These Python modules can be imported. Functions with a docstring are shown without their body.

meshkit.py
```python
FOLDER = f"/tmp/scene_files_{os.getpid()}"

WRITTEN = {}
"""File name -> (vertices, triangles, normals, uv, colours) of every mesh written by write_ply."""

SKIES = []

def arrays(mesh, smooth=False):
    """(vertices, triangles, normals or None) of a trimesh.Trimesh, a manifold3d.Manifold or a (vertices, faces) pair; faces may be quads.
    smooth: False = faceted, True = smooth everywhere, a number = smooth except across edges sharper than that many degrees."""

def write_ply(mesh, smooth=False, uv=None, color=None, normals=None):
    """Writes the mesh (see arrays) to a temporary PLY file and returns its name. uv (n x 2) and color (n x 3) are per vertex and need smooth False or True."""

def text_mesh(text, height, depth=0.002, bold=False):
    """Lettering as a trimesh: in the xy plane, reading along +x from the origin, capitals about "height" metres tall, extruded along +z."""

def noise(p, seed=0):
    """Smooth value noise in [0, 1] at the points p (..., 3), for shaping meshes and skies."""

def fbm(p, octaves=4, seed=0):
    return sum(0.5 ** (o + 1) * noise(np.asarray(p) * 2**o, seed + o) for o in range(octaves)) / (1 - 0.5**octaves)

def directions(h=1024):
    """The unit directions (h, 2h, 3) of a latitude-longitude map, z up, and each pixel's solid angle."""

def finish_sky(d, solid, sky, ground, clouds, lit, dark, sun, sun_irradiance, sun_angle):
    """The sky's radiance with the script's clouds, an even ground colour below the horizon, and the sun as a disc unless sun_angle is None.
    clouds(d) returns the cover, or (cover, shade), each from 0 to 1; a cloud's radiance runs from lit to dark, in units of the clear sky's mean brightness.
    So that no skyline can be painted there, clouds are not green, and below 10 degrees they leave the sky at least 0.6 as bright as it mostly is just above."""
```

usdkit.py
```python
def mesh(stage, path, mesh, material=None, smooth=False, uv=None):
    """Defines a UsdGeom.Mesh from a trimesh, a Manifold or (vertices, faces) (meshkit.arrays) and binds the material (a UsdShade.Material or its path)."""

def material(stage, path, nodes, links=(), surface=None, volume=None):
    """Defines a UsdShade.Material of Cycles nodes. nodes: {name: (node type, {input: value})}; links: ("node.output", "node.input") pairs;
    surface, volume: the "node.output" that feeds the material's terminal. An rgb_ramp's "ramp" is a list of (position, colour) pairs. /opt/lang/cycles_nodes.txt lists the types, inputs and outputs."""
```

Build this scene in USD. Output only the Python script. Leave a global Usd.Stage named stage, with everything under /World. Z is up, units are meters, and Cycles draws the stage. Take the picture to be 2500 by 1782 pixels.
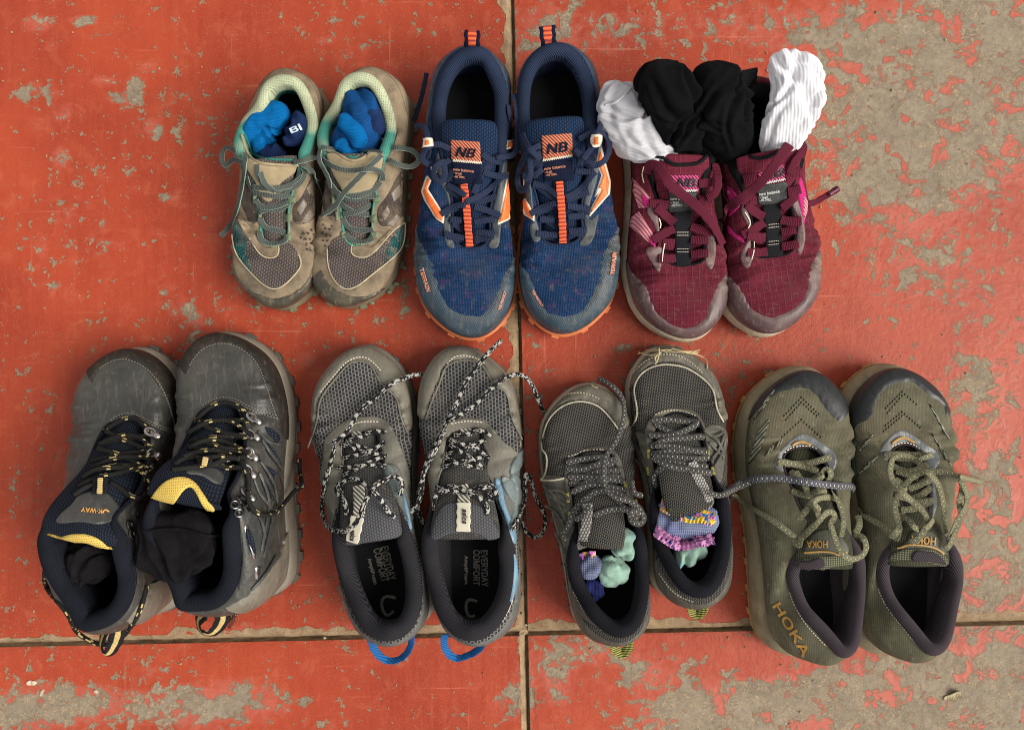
import math, random
import numpy as np, trimesh, shapely, usdkit, meshkit
from scipy.interpolate import CubicSpline, PchipInterpolator
from scipy.ndimage import gaussian_filter, gaussian_filter1d, maximum_filter1d, distance_transform_edt, grey_dilation, grey_erosion
from scipy.spatial import Delaunay
from pxr import Usd, UsdGeom, UsdLux, UsdShade, Sdf, Gf

random.seed(7); RNG = np.random.default_rng(7)
stage = Usd.Stage.CreateInMemory()
UsdGeom.SetStageUpAxis(stage, 'Z'); UsdGeom.SetStageMetersPerUnit(stage, 1.0)
UsdGeom.Xform.Define(stage, '/World')

# ---------------------------------------------------------------- camera, sky, light
H = 0.85            # camera height over the floor, metres
K = 2304.0          # photograph pixels per metre on the floor
cam = UsdGeom.Camera.Define(stage, '/World/Camera')
cam.AddTranslateOp().Set(Gf.Vec3d(0, 0, H))
cam.CreateFocalLengthAttr(20.0)
cam.CreateHorizontalApertureAttr(20.0 * 2500 / K / H)
cam.CreateClippingRangeAttr(Gf.Vec2f(0.02, 200))
cam.CreateExposureAttr(0.82)

SUN = np.array([0.76, -0.20, 0.66]); SUN = SUN / np.linalg.norm(SUN)     # towards the light
sky = usdkit.material(stage, '/World/Looks/sky_look', {
    's': ('sky_texture', {'sky_type': 'single_scattering', 'sun_disc': False, 'sun_elevation': float(np.arcsin(SUN[2])), 'sun_rotation': float(np.arctan2(SUN[0], SUN[1]))}),
    'h': ('hsv', {'saturation': 0.25, 'value': 1.0}),
    'n': ('noise_texture', {'scale': 2.2, 'detail': 6}),
    'c': ('rgb_ramp', {'ramp': [(0.25, (4.6, 4.5, 4.3)), (0.75, (7.4, 7.2, 6.9))]}),
    'm': ('mix', {'fac': 0.6}),
    'b': ('background_shader', {'strength': 0.070})},
    [('s.color', 'h.color'), ('h.color', 'm.color1'), ('n.fac', 'c.fac'), ('c.color', 'm.color2'), ('m.color', 'b.color')], surface='b.background')
dome = UsdLux.DomeLight.Define(stage, '/World/sky')
dome.CreateIntensityAttr(1.0)
UsdShade.MaterialBindingAPI.Apply(dome.GetPrim()).Bind(sky)
sun = UsdLux.DistantLight.Define(stage, '/World/daylight')
sun.CreateIntensityAttr(0.74); sun.CreateAngleAttr(42.0); sun.CreateNormalizeAttr(True); sun.CreateColorAttr(Gf.Vec3f(1, 0.95, 0.87))
_q = Gf.Rotation(Gf.Vec3d(0, 0, 1), Gf.Vec3d(*map(float, SUN)))
sun.AddTransformOp().Set(Gf.Matrix4d().SetRotate(_q))

# ---------------------------------------------------------------- helpers: pixels of the photograph <-> points at their own height
def un(p, z):
    p = np.asarray(p, float); z = np.asarray(z, float)
    f = (H - z) / H / K
    return np.stack([(p[..., 0] - 1250) * f, -(p[..., 1] - 891) * f, np.broadcast_to(z, f.shape)], -1)

def pr(P):
    P = np.asarray(P, float); f = H * K / (H - P[..., 2])
    return np.stack([1250 + P[..., 0] * f, 891 - P[..., 1] * f], -1)

class Crop:                         # a part of the photograph seen enlarged: (x0, y0) and source pixels per enlarged pixel
    def __init__(s, x0, y0, k): s.o, s.k = np.array([x0, y0], float), k
    def __call__(s, t):
        if isinstance(t, str): t = [tuple(map(float, a.split(','))) for a in t.split()]
        t = np.asarray(t, float); q = t.copy(); q[..., :2] = s.o + t[..., :2] * s.k
        return q

def spline(p, n, closed=False):
    p = np.asarray(p, float)
    if closed: p = np.vstack([p, p[:1]])
    d = np.r_[0, np.cumsum(np.maximum(np.linalg.norm(np.diff(p[:, :2], axis=0), axis=1), 1e-6) ** 0.6)]
    c = CubicSpline(d, p, bc_type='periodic' if closed else 'natural') if len(p) > 2 else None
    u = np.linspace(0, d[-1], n, endpoint=not closed)
    return c(u) if c is not None else p[0] + (p[1] - p[0]) * (u / d[-1])[:, None]

def resample(p, step):
    p = np.asarray(p, float); q = spline(p, max(200, 12 * len(p)))
    d = np.r_[0, np.cumsum(np.linalg.norm(np.diff(q[:, :2], axis=0), axis=1))]
    n = max(4, int(d[-1] / step)); u = np.linspace(0, d[-1], n)
    return np.stack([np.interp(u, d, q[:, k]) for k in range(q.shape[1])], 1)

def grid(Gr, cu=False, cv=False):
    n, m = Gr.shape[:2]
    i = np.arange(n if cu else n - 1); j = np.arange(m if cv else m - 1)
    I, J = np.meshgrid(i, j, indexing='ij'); I2, J2 = (I + 1) % n, (J + 1) % m
    a, b, c, d = I * m + J, I2 * m + J, I2 * m + J2, I * m + J2
    F = np.concatenate([np.stack([a, b, c], -1).reshape(-1, 3), np.stack([a, c, d], -1).reshape(-1, 3)])
    return Gr.reshape(-1, 3), F

def smooth01(x, a, b):
    t = np.clip((np.asarray(x, float) - a) / (b - a), 0, 1); return t * t * (3 - 2 * t)

def join(parts):
    V, F, n = [], [], 0
    for v, f in parts: V.append(np.asarray(v)); F.append(np.asarray(f) + n); n += len(v)
    return np.vstack(V), np.vstack(F)

used = {}
def numbered(path):
    k = used.get(path, 0); used[path] = k + 1
    return path if k == 0 else '%s_%03d' % (path, k)

def tag(o, label=None, cat=None, group=None, kind=None):
    for k, v in (('label', label), ('category', cat), ('group', group), ('kind', kind)):
        if v: o.SetCustomDataByKey(k, v)
    return o

def obj(path, V, F, mat, uv=None, smooth=True):
    return usdkit.mesh(stage, path, (V, F) if False else trimesh.Trimesh(V, F, process=False), mat, smooth=smooth, uv=uv).GetPrim()

# ---------------------------------------------------------------- materials
class Gph:
    def __init__(s): s.n, s.l = {}, []
    def __call__(s, kind, out, **inp):
        nm = 'n%d' % len(s.n); d = {}
        for k, v in inp.items():
            if isinstance(v, str) and v.startswith('@'): s.l.append((v[1:], nm + '.' + k))
            else: d[k] = v
        s.n[nm] = (kind, d); return '@%s.%s' % (nm, out)
    def obj(s): return s('texture_coordinate', 'object')
    def uv(s): return s('texture_coordinate', 'UV')
    def map(s, v, scale=(1, 1, 1), rot=(0, 0, 0), loc=(0, 0, 0)): return s('mapping', 'vector', vector=v, scale=scale, rotation=rot, location=loc)
    def noise(s, v, scale, detail=4, rough=0.55, dist=0.0): return s('noise_texture', 'fac', vector=v, scale=scale, detail=detail, roughness=rough, distortion=dist)
    def mr(s, v, a, b, c=0.0, d=1.0, kind='linear'): return s('map_range', 'result', value=v, from_min=a, from_max=b, to_min=c, to_max=d, clamp=True, range_type=kind)
    def mix(s, fac, a, b, mode='mix'): return s('mix', 'color', fac=fac, color1=a, color2=b, mix_type=mode)
    def math(s, op, a, b=0.0, c=0.0): return s('math', 'value', math_type=op, value1=a, value2=b, value3=c)
    def brick(s, v, w, h, mortar, sm=0.3, c1=(1, 1, 1), c2=(1, 1, 1), mc=(0, 0, 0), out='color', off=0.5):
        return s('brick_texture', out, vector=v, scale=1.0, brick_width=w, row_height=h, mortar_size=mortar, mortar_smooth=sm, color1=c1, color2=c2, mortar=mc, offset=off)
    def wave(s, v, period, direction='x', dist=0.0, dscale=1.0, prof='sine'):
        return s('wave_texture', 'fac', vector=v, scale=math.pi / 10 / period, bands_direction=direction, distortion=dist, detail_scale=dscale, profile=prof)
    def out(s, name, col, rough=0.8, height=None, dist=0.0005, spec=0.4, **kw):
        inp = dict(base_color=col, roughness=rough, specular_ior_level=spec, **kw)
        if height: inp['normal'] = s('bump', 'normal', height=height, distance=dist, strength=1.0)
        b = s('principled_bsdf', 'BSDF', **inp)
        return usdkit.material(stage, '/World/Looks/' + name, s.n, s.l, surface=b[1:])

def lin(r, g, b):
    f = lambda c: c / 255 / 12.92 if c < 10 else ((c / 255 + 0.055) / 1.055) ** 2.4
    return (f(r), f(g), f(b))

MATS = {}
def cloth(name, c1, c2=None, pat=None, w=0.0025, h=0.002, mortar=0.0005, sm=0.6, dirt=None, damt=0.5, dscale=22, rough=0.92, dist=0.0005, var=0.35, spec=0.08, rot=0.0, sheen=0.0, uv=False, extra=None, elev=None):
    """woven or plain stuff: c1 the threads, c2 the gaps between; dirt a colour laid on in clouds"""
    if name in MATS: return MATS[name]
    g = Gph(); o = g.uv() if uv else g.obj(); v = g.map(o, rot=(0, 0, rot)) if rot else o
    fine = g.noise(o, 420, 3); big = g.noise(o, 30, 5, 0.6)
    height = g.math('multiply', fine, 0.35); col = c1
    if pat == 'cell':
        b = g.brick(v, w, h, mortar, sm); f = g('rgb_to_bw', 'val', color=b); col = g.mix(f, c2, c1); height = g.math('add', height, f)
    elif pat == 'hole':
        vo = g('voronoi_texture', 'distance', vector=g.map(v, scale=(1 / w, 1 / h, 0.0)), scale=1.0, randomness=0.15)
        f = g.mr(vo, mortar, mortar + 0.2); col = g.mix(f, c2, c1); height = g.math('add', height, f)
    elif pat == 'weave':
        a = g.wave(v, w, 'x'); b = g.wave(v, h, 'y'); f = g.math('multiply', a, b); f = g.mr(f, 0.05, 0.6); col = g.mix(f, c2, c1); height = g.math('add', height, f)
    elif pat == 'rib':
        f = g.wave(v, w, 'x', 0.3, 2.0); f2 = g.mr(f, 0.15, 0.7); col = g.mix(f2, c2, c1); height = g.math('add', height, f)
    elif pat == 'grid':
        a = g.wave(v, w, 'x'); b = g.wave(v, h, 'y'); f = g.math('maximum', g.mr(a, 0.9, 1.0), g.mr(b, 0.9, 1.0)); f = g.math('multiply', f, g.mr(g.noise(o, 90), 0.35, 0.6, 0.2, 1.0)); col = g.mix(f, c1, c2); height = g.math('add', height, f)
    elif pat == 'speck':
        n = g.noise(g.map(v, scale=(1 / w, 1 / h, 1 / h)), 1.0, 1); f = g.mr(n, mortar, mortar + 0.04); col = g.mix(f, c1, c2); height = g.math('add', height, f)
    if var:
        d = g.mr(big, 0.3, 0.7, 1 - var, 1 + var * 0.5); cc = g('combine_color', 'color', r=d, g=d, b=d); col = g.mix(1.0, col, cc, 'multiply')
    if extra: col = extra(g, o, col)
    if dirt:
        n = g.noise(o, dscale, 7, 0.65, 0.3); m = g.mr(n, 0.62 - 0.3 * damt, 0.80 - 0.25 * damt, 0.0, min(1, damt * 1.3)); col = g.mix(m, col, dirt)
        dn = g.noise(o, 170, 5, 0.7, 0.4); col = g.mix(g.mr(dn, 0.56, 0.68, 0, min(0.45, damt)), col, (0.24, 0.195, 0.135)); col = g.mix(g.mr(g.noise(o, 60, 6, 0.7), 0.58, 0.7, 0, min(0.35, damt)), col, (0.055, 0.043, 0.03))
    kw = dict(sheen_weight=sheen, sheen_roughness=0.4) if sheen else {}
    MATS[name] = g.out(name, col, rough, height, dist, spec, **kw); return MATS[name]

def rubber(name, c, dirt=None, damt=0.4, rough=0.5, spec=0.4, scuff=0.5, dscale=18, dist=0.0004, emboss=None):
    if name in MATS: return MATS[name]
    g = Gph(); o = g.obj()
    big = g.noise(o, 26, 6, 0.65); fine = g.noise(o, 260, 4); scr = g.noise(g.map(o, scale=(30, 240, 120), rot=(0, 0, 0.5)), 1.0, 4, 0.6)
    d = g.mr(big, 0.3, 0.7, 0.72, 1.25); col = g.mix(1.0, c, g('combine_color', 'color', r=d, g=d, b=d), 'multiply')
    s = g.mr(scr, 0.56, 0.66, 0.0, scuff * 0.65); col = g.mix(s, col, dirt or tuple(min(1, x * 1.8 + 0.03) for x in c))
    if dirt:
        n = g.noise(o, dscale, 7, 0.65, 0.4); m = g.mr(n, 0.64 - 0.32 * damt, 0.82 - 0.25 * damt, 0.0, min(1, damt * 1.4)); col = g.mix(m, col, dirt)
        dn = g.noise(o, 150, 6, 0.72, 0.5); col = g.mix(g.mr(dn, 0.56, 0.70, 0, 0.4), col, tuple(min(.5, x * 1.25 + .02) for x in dirt))
    r = g.mr(big, 0.3, 0.7, max(0.1, rough - 0.12), min(1, rough + 0.18)); hgt = g.math('add', fine, scr)
    if emboss:
        e = g.brick(g.map(o, rot=(0, 0, 0.4)), emboss, emboss * 0.8, emboss * 0.22, 0.8); hgt = g.math('add', hgt, g.math('multiply', g('rgb_to_bw', 'val', color=e), 1.2))
    MATS[name] = g.out(name, col, r, hgt, dist, spec); return MATS[name]

def lace_mat(name, c1, c2=None, kind='plain', thr=0.6, dirt=None, damt=0.3):
    """uv: u metres along, v 0..1 across"""
    if name in MATS: return MATS[name]
    g = Gph(); v = g.uv(); o = g.obj()
    rib = g.wave(v, 0.0016, 'x'); col = c1; height = rib
    if kind == 'speck':
        b = g('brick_texture', 'color', vector=v, scale=1.0, brick_width=0.0021, row_height=0.072, mortar_size=0.0, color1=(0, 0, 0), color2=(1, 1, 1), offset=0.37)
        f = g.mr(g('rgb_to_bw', 'val', color=b), thr, thr + 0.02); col = g.mix(f, c1, c2)
    elif kind == 'dash':
        b = g('brick_texture', 'color', vector=v, scale=1.0, brick_width=0.0032, row_height=0.11, mortar_size=0.0, color1=(0, 0, 0), color2=(1, 1, 1), offset=0.5)
        f = g.mr(g('rgb_to_bw', 'val', color=b), thr, thr + 0.02); col = g.mix(f, c1, c2)
    elif kind == 'dots':
        x = g('separate_xyz', 'x', vector=v); y = g('separate_xyz', 'y', vector=v)
        a = g.math('less_than', g.math('fraction', g.math('multiply', x, 1 / 0.0046)), 0.17)
        b = g.math('less_than', g.math('absolute', g.math('subtract', g.math('fraction', g.math('add', g.math('multiply', y, 2.0), 0.0)), 0.5)), 0.07)
        a2 = g.math('less_than', g.math('fraction', g.math('add', g.math('multiply', x, 1 / 0.0046), 0.5)), 0.17)
        b2 = g.math('less_than', g.math('absolute', g.math('subtract', g.math('fraction', g.math('add', g.math('multiply', y, 2.0), 0.2)), 0.5)), 0.05)
        f = g.math('maximum', g.math('multiply', a, b), g.math('multiply', a2, b2)); col = g.mix(f, c1, c2)
    elif kind == 'edge':
        y = g('separate_xyz', 'y', vector=v)
        f = g.math('greater_than', g.math('absolute', g.math('subtract', g.math('fraction', g.math('multiply', y, 2.0)), 0.5)), 0.32); col = g.mix(f, c1, c2)
        m = g.mr(rib, 0.3, 0.7, 0.75, 1.1); col = g.mix(1.0, col, g('combine_color', 'color', r=m, g=m, b=m), 'multiply')
    else:
        m = g.mr(rib, 0.2, 0.8, 0.7, 1.15); col = g.mix(1.0, col, g('combine_color', 'color', r=m, g=m, b=m), 'multiply')
    if dirt:
        m = g.mr(g.noise(o, 40, 5), 0.62 - 0.3 * damt, 0.8 - 0.25 * damt, 0, damt); col = g.mix(m, col, dirt)
    MATS[name] = g.out(name, col, 0.85, height, 0.0003, 0.1); return MATS[name]
# ---------------------------------------------------------------- the floor: four painted concrete slabs and the grooves between
JO = un((1279, 1541), 0.0); JA = math.radians(1.25)
fl = UsdGeom.Xform.Define(stage, '/World/floor'); fl.AddTranslateOp().Set(Gf.Vec3d(*map(float, JO))); fl.AddRotateZOp().Set(math.degrees(JA))
tag(fl.GetPrim(), 'worn red painted concrete floor of four slabs with grooves between', None, None, 'structure')
_c, _s = math.cos(JA), math.sin(JA)
def floor_local(P): q = P[..., :2] - JO[:2]; return np.stack([q[..., 0] * _c + q[..., 1] * _s, -q[..., 0] * _s + q[..., 1] * _c], -1)
def floor_world(Q): return np.stack([Q[..., 0] * _c - Q[..., 1] * _s + JO[0], Q[..., 0] * _s + Q[..., 1] * _c + JO[1]], -1)

# worn areas of the paint, read off the photograph (in its 2278 pixel wide view): x, y, radius x, radius y, how worn
WEAR = [(2080, 170, 330, 210, .46), (2250, 60, 180, 120, .35), (2000, 300, 190, 130, .42), (1980, 430, 150, 70, .22), (1990, 580, 130, 90, .25), (2130, 560, 120, 120, .1),
  (2240, 330, 120, 90, .12), (1900, 110, 80, 70, .15), (2050, 1590, 480, 95, .75), (2200, 1500, 220, 70, .55), (1720, 1600, 230, 70, .45), (1560, 1590, 120, 50, .25), (2230, 1300, 110, 90, .42),
  (2200, 1180, 110, 90, .3), (2190, 940, 70, 110, .22), (2150, 860, 90, 60, .18), (2230, 760, 120, 120, .12), (2200, 1060, 60, 70, .25), (1300, 60, 150, 60, .2), (1215, 120, 60, 110, .36), (1330, 180, 70, 80, .2),
  (1480, 60, 160, 50, .18), (1700, 50, 150, 50, .22), (90, 1560, 130, 50, .4), (60, 1600, 90, 40, .3), (290, 1570, 160, 45, .38), (480, 1570, 120, 60, .4), (560, 1540, 70, 40, .2), (700, 1580, 100, 40, .12), (330, 1490, 40, 20, .3),
  (85, 55, 45, 26, .42), (185, 45, 32, 14, .5), (85, 200, 60, 25, .35), (330, 150, 20, 12, .4), (270, 220, 50, 16, .36), (340, 285, 24, 26, .5), (225, 180, 30, 14, .4), (300, 190, 24, 30, .4), (140, 250, 34, 26, .36),
  (135, 350, 24, 40, .36), (370, 440, 40, 9, .4), (240, 530, 60, 60, .24), (120, 520, 70, 60, .14), (90, 560, 30, 30, .22), (410, 690, 50, 30, .36), (440, 720, 20, 24, .3), (130, 650, 30, 24, .3), (560, 640, 40, 20, .25),
  (370, 640, 26, 16, .3), (180, 900, 18, 18, .3), (90, 870, 24, 24, .25), (150, 470, 30, 24, .2), (680, 800, 30, 30, .35), (1230, 1480, 40, 60, .34), (1330, 1450, 90, 34, .4), (1235, 1530, 30, 60, .25), (1130, 1560, 50, 40, .3),
  (1420, 1500, 36, 36, .38), (1500, 1480, 60, 40, .25), (1600, 780, 60, 20, .2), (1395, 770, 30, 12, .3), (1480, 830, 30, 20, .25), (1205, 790, 30, 50, .22), (1480, 690, 26, 20, .28), (1160, 1500, 26, 50, .22),
  (720, 90, 26, 12, .4), (790, 110, 30, 16, .3), (640, 60, 20, 12, .25), (620, 30, 12, 10, .3), (960, 170, 24, 20, .26), (960, 60, 20, 30, .26), (880, 1370, 30, 30, .1), (560, 1395, 60, 14, .3), (760, 1390, 60, 14, .3), (660, 1290, 40, 60, .16)]
WEAR = np.array(WEAR, float)
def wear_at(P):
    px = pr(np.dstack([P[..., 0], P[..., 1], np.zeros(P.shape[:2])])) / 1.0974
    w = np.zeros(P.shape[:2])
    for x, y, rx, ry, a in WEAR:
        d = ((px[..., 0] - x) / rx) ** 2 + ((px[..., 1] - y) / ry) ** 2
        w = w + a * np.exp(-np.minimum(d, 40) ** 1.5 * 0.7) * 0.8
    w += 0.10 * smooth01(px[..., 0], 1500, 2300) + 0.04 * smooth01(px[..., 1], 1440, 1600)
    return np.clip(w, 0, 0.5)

def floor_look():
    g = Gph(); p = g('geometry', 'position'); wear = g('attribute', 'fac', attribute='wear')
    n1 = g.noise(g.map(p, loc=(3.1, 1.7, 0)), 30, 9, 0.66, 0.6); n2 = g.noise(p, 75, 7, 0.62, 0.25); n3 = g.noise(p, 240, 3, 0.6); n0 = g.noise(p, 7, 3)
    base = g.math('add', g.math('multiply', n1, 0.60), g.math('multiply', n2, 0.40))
    base = g.math('multiply_add', g.math('subtract', base, 0.5), 2.3, 0.5)
    base = g.math('multiply_add', g.math('subtract', n3, 0.5), 0.28, base)
    v = g.math('add', base, g.math('multiply', wear, 0.80))
    m1 = g.mr(v, 0.79, 0.80)                                            # large flakes
    sm = g.math('add', g.math('multiply', n2, 0.7), g.math('multiply', n3, 0.3)); sm = g.math('add', sm, g.math('multiply', g.math('subtract', n0, 0.5), 0.30)); sm = g.math('add', sm, g.math('multiply', wear, 0.10))
    m2 = g.mr(sm, 0.612, 0.622)                                          # small chips
    m = g.math('maximum', m1, m2)
    rim = g.math('maximum', g.math('multiply', g.mr(v, 0.772, 0.79), g.mr(v, 0.80, 0.83, 1, 0)), g.math('multiply', g.mr(sm, 0.596, 0.612), g.mr(sm, 0.62, 0.645, 1, 0)))
    grit = g.noise(p, 900, 3, 0.7); mott = g.noise(p, 34, 8, 0.7); fine = g.noise(p, 160, 6, 0.7)
    con = g.mix(g.mr(mott, 0.3, 0.7), (0.19, 0.148, 0.102), (0.36, 0.29, 0.205)); con = g.mix(g.mr(fine, 0.35, 0.7, 0, 0.55), con, (0.07, 0.052, 0.034)); con = g.mix(g.mr(grit, 0.54, 0.70, 0, 0.75), con, (0.42, 0.34, 0.24)); con = g.mix(g.mr(grit, 0.25, 0.4, 0.6, 0), con, (0.05, 0.038, 0.026))
    tone = g.noise(g.map(p, loc=(9, 2, 0)), 7, 6, 0.6)
    brush = g.noise(g.map(p, scale=(160, 7, 1), rot=(0, 0, 0.02)), 1.0, 4, 0.6)
    red = g.mix(g.mr(tone, 0.3, 0.7), (0.245, 0.026, 0.010), (0.365, 0.050, 0.0175)); red = g.mix(g.mr(brush, 0.3, 0.75, 0, 0.28), red, (0.42, 0.075, 0.034))
    dust = g.noise(p, 55, 8, 0.72, 0.6); red = g.mix(g.mr(dust, 0.52, 0.78, 0, 0.55), red, (0.46, 0.125, 0.06)); red = g.mix(g.mr(fine, 0.60, 0.78, 0, 0.5), red, (0.24, 0.035, 0.018))
    scr = g.noise(g.map(p, scale=(7, 260, 1), rot=(0, 0, 0.9)), 1.0, 3, 0.6); red = g.mix(g.mr(scr, 0.66, 0.72, 0, 0.35), red, (0.58, 0.2, 0.12))
    scr2 = g.noise(g.map(p, scale=(260, 6, 1), rot=(0, 0, 0.35)), 1.0, 3, 0.6); red = g.mix(g.mr(scr2, 0.67, 0.73, 0, 0.35), red, (0.58, 0.2, 0.12))
    red = g.mix(g.mr(grit, 0.60, 0.68, 0, 0.5), red, (0.60, 0.36, 0.23)); red = g.mix(g.mr(g.math('add', wear, g.math('multiply', g.math('subtract', n2, 0.5), 0.7)), 0.16, 0.40, 0, 0.4), red, (0.50, 0.155, 0.115))  # pale pink by worn areas: partly chalky paint, mostly sheen put into the colour
    col = g.mix(m, red, con); col = g.mix(g.math('multiply', rim, 0.75), col, (0.56, 0.41, 0.26))
    rough = g.mix(m, g('combine_color', 'color', r=g.mr(dust, 0.3, 0.7, 0.30, 0.5), g=0.5, b=0.5), (0.72, 0.72, 0.72)); rough = g('separate_color', 'r', color=rough)
    hgt = g.math('subtract', 1.0, m); hgt = g.math('add', hgt, g.math('multiply', rim, 0.5)); hgt = g.math('add', hgt, g.math('multiply', grit, g.mr(m, 0, 1, 0.12, 0.5))); hgt = g.math('add', hgt, g.math('multiply', fine, 0.5)); hgt = g.math('add', hgt, g.math('multiply', n2, g.mr(wear, 0.1, 0.4, 0.3, 1.6)))
    return g.out('painted_concrete', col, rough, hgt, 0.0013, 0.27)
FLOOR = floor_look()
def axis(a, b, lo, hi, step=0.004):
    inner = np.arange(max(a, lo), min(b, hi) + 1e-9, step)
    pts = np.r_[a, inner, b]; return np.unique(np.round(pts, 6))
JW = 0.0046     # half width of a groove
for (xa, xb, ya, yb) in ((-2.2, -JW, JW, 2.6), (JW, 2.2, JW, 2.6), (-2.2, -JW, -1.6, -JW), (JW, 2.2, -1.6, -JW)):
    X, Y = axis(xa, xb, -0.6, 0.6), axis(ya, yb, -0.18, 0.74)
    if xa > 0: X[0] = xa
    gx, gy = np.meshgrid(X, Y, indexing='ij')
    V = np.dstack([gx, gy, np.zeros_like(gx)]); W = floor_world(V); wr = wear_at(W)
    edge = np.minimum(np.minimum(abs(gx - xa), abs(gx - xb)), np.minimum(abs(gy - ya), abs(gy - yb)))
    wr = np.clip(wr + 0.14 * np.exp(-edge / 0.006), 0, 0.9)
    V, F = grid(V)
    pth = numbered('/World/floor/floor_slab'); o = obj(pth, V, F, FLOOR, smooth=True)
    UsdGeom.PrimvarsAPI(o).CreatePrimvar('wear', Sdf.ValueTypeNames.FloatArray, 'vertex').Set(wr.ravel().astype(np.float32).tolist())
def groove_look():
    g = Gph(); p = g('geometry', 'position')
    a = g.noise(g.map(p, scale=(1, 1, 1)), 70, 7, 0.7, 0.4); b = g.noise(p, 500, 4, 0.7)
    c = g.mix(g.mr(a, 0.3, 0.7), (0.17, 0.11, 0.062), (0.40, 0.28, 0.165)); c = g.mix(g.mr(b, 0.55, 0.75, 0, 0.6), c, (0.42, 0.31, 0.19)); c = g.mix(g.mr(b, 0.25, 0.42, 0.7, 0), c, (0.03, 0.02, 0.013))
    return g.out('groove_dirt', c, 0.9, g.math('add', a, b), 0.0012, 0.2)
GROOVE = groove_look()
def groove(along, a, b, seed):
    prof = np.array([(-JW - .0002, .0003), (-.0042, -.0001), (-.0030, -.0010), (-.0014, -.0020), (.0002, -.0030), (.0010, -.0042), (.0020, -.0090), (.0037, -.0095), (JW + .0001, .0000)])
    n = int((b - a) / 0.003); s = np.linspace(a, b, n)
    Gd = np.zeros((n, len(prof), 3))
    for k, (c, z) in enumerate(prof):
        q = np.stack([s * 110, np.full(n, k * 1.7), np.full(n, seed)], 1); inside = 0 < k < len(prof) - 1
        c2 = c + (meshkit.fbm(q, 3, 3) - .5) * .0022 * inside; z2 = z + (meshkit.fbm(q * .7, 4, 9) - .5) * .0034 * inside
        Gd[:, k] = np.stack([c2, s, z2], 1) if along == 'y' else np.stack([s, -c2, z2], 1)
    sg = -1 if along == 'y' else 1
    for k, sd in ((0, -1), (len(prof) - 1, 1)):
        nz = meshkit.fbm(np.stack([s * 60, np.full(n, k * 3.3), np.full(n, seed)], 1), 4, 21); ex = np.maximum(0, nz - .42) * .022
        Gd[:, k, 0 if along == 'y' else 1] += (sd if along == 'y' else -sd) * ex; Gd[:, k, 2] = .0003 + 0 * ex; kk = 1 if k == 0 else k - 1; Gd[:, kk, 2] += np.minimum(ex * .15, .0006)
    V, F = grid(Gd); obj(numbered('/World/floor/floor_groove'), V, F[:, ::-1] if along == 'y' else F[:, ::-1], GROOVE)
groove('y', JW, 2.6, 1); groove('y', -1.6, -JW, 2); groove('x', -2.2, -JW, 3); groove('x', JW, 2.2, 4)
# the crossing, a small sunken plug
gx, gy = np.meshgrid(np.linspace(-JW, JW, 12), np.linspace(-JW, JW, 12), indexing='ij')
V, F = grid(np.dstack([gx, gy, -.0052 + .004 * meshkit.fbm(np.dstack([gx, gy, gx * 0]) * 300, 3, 5)])); obj('/World/floor/groove_crossing', V, F, GROOVE)
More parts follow.
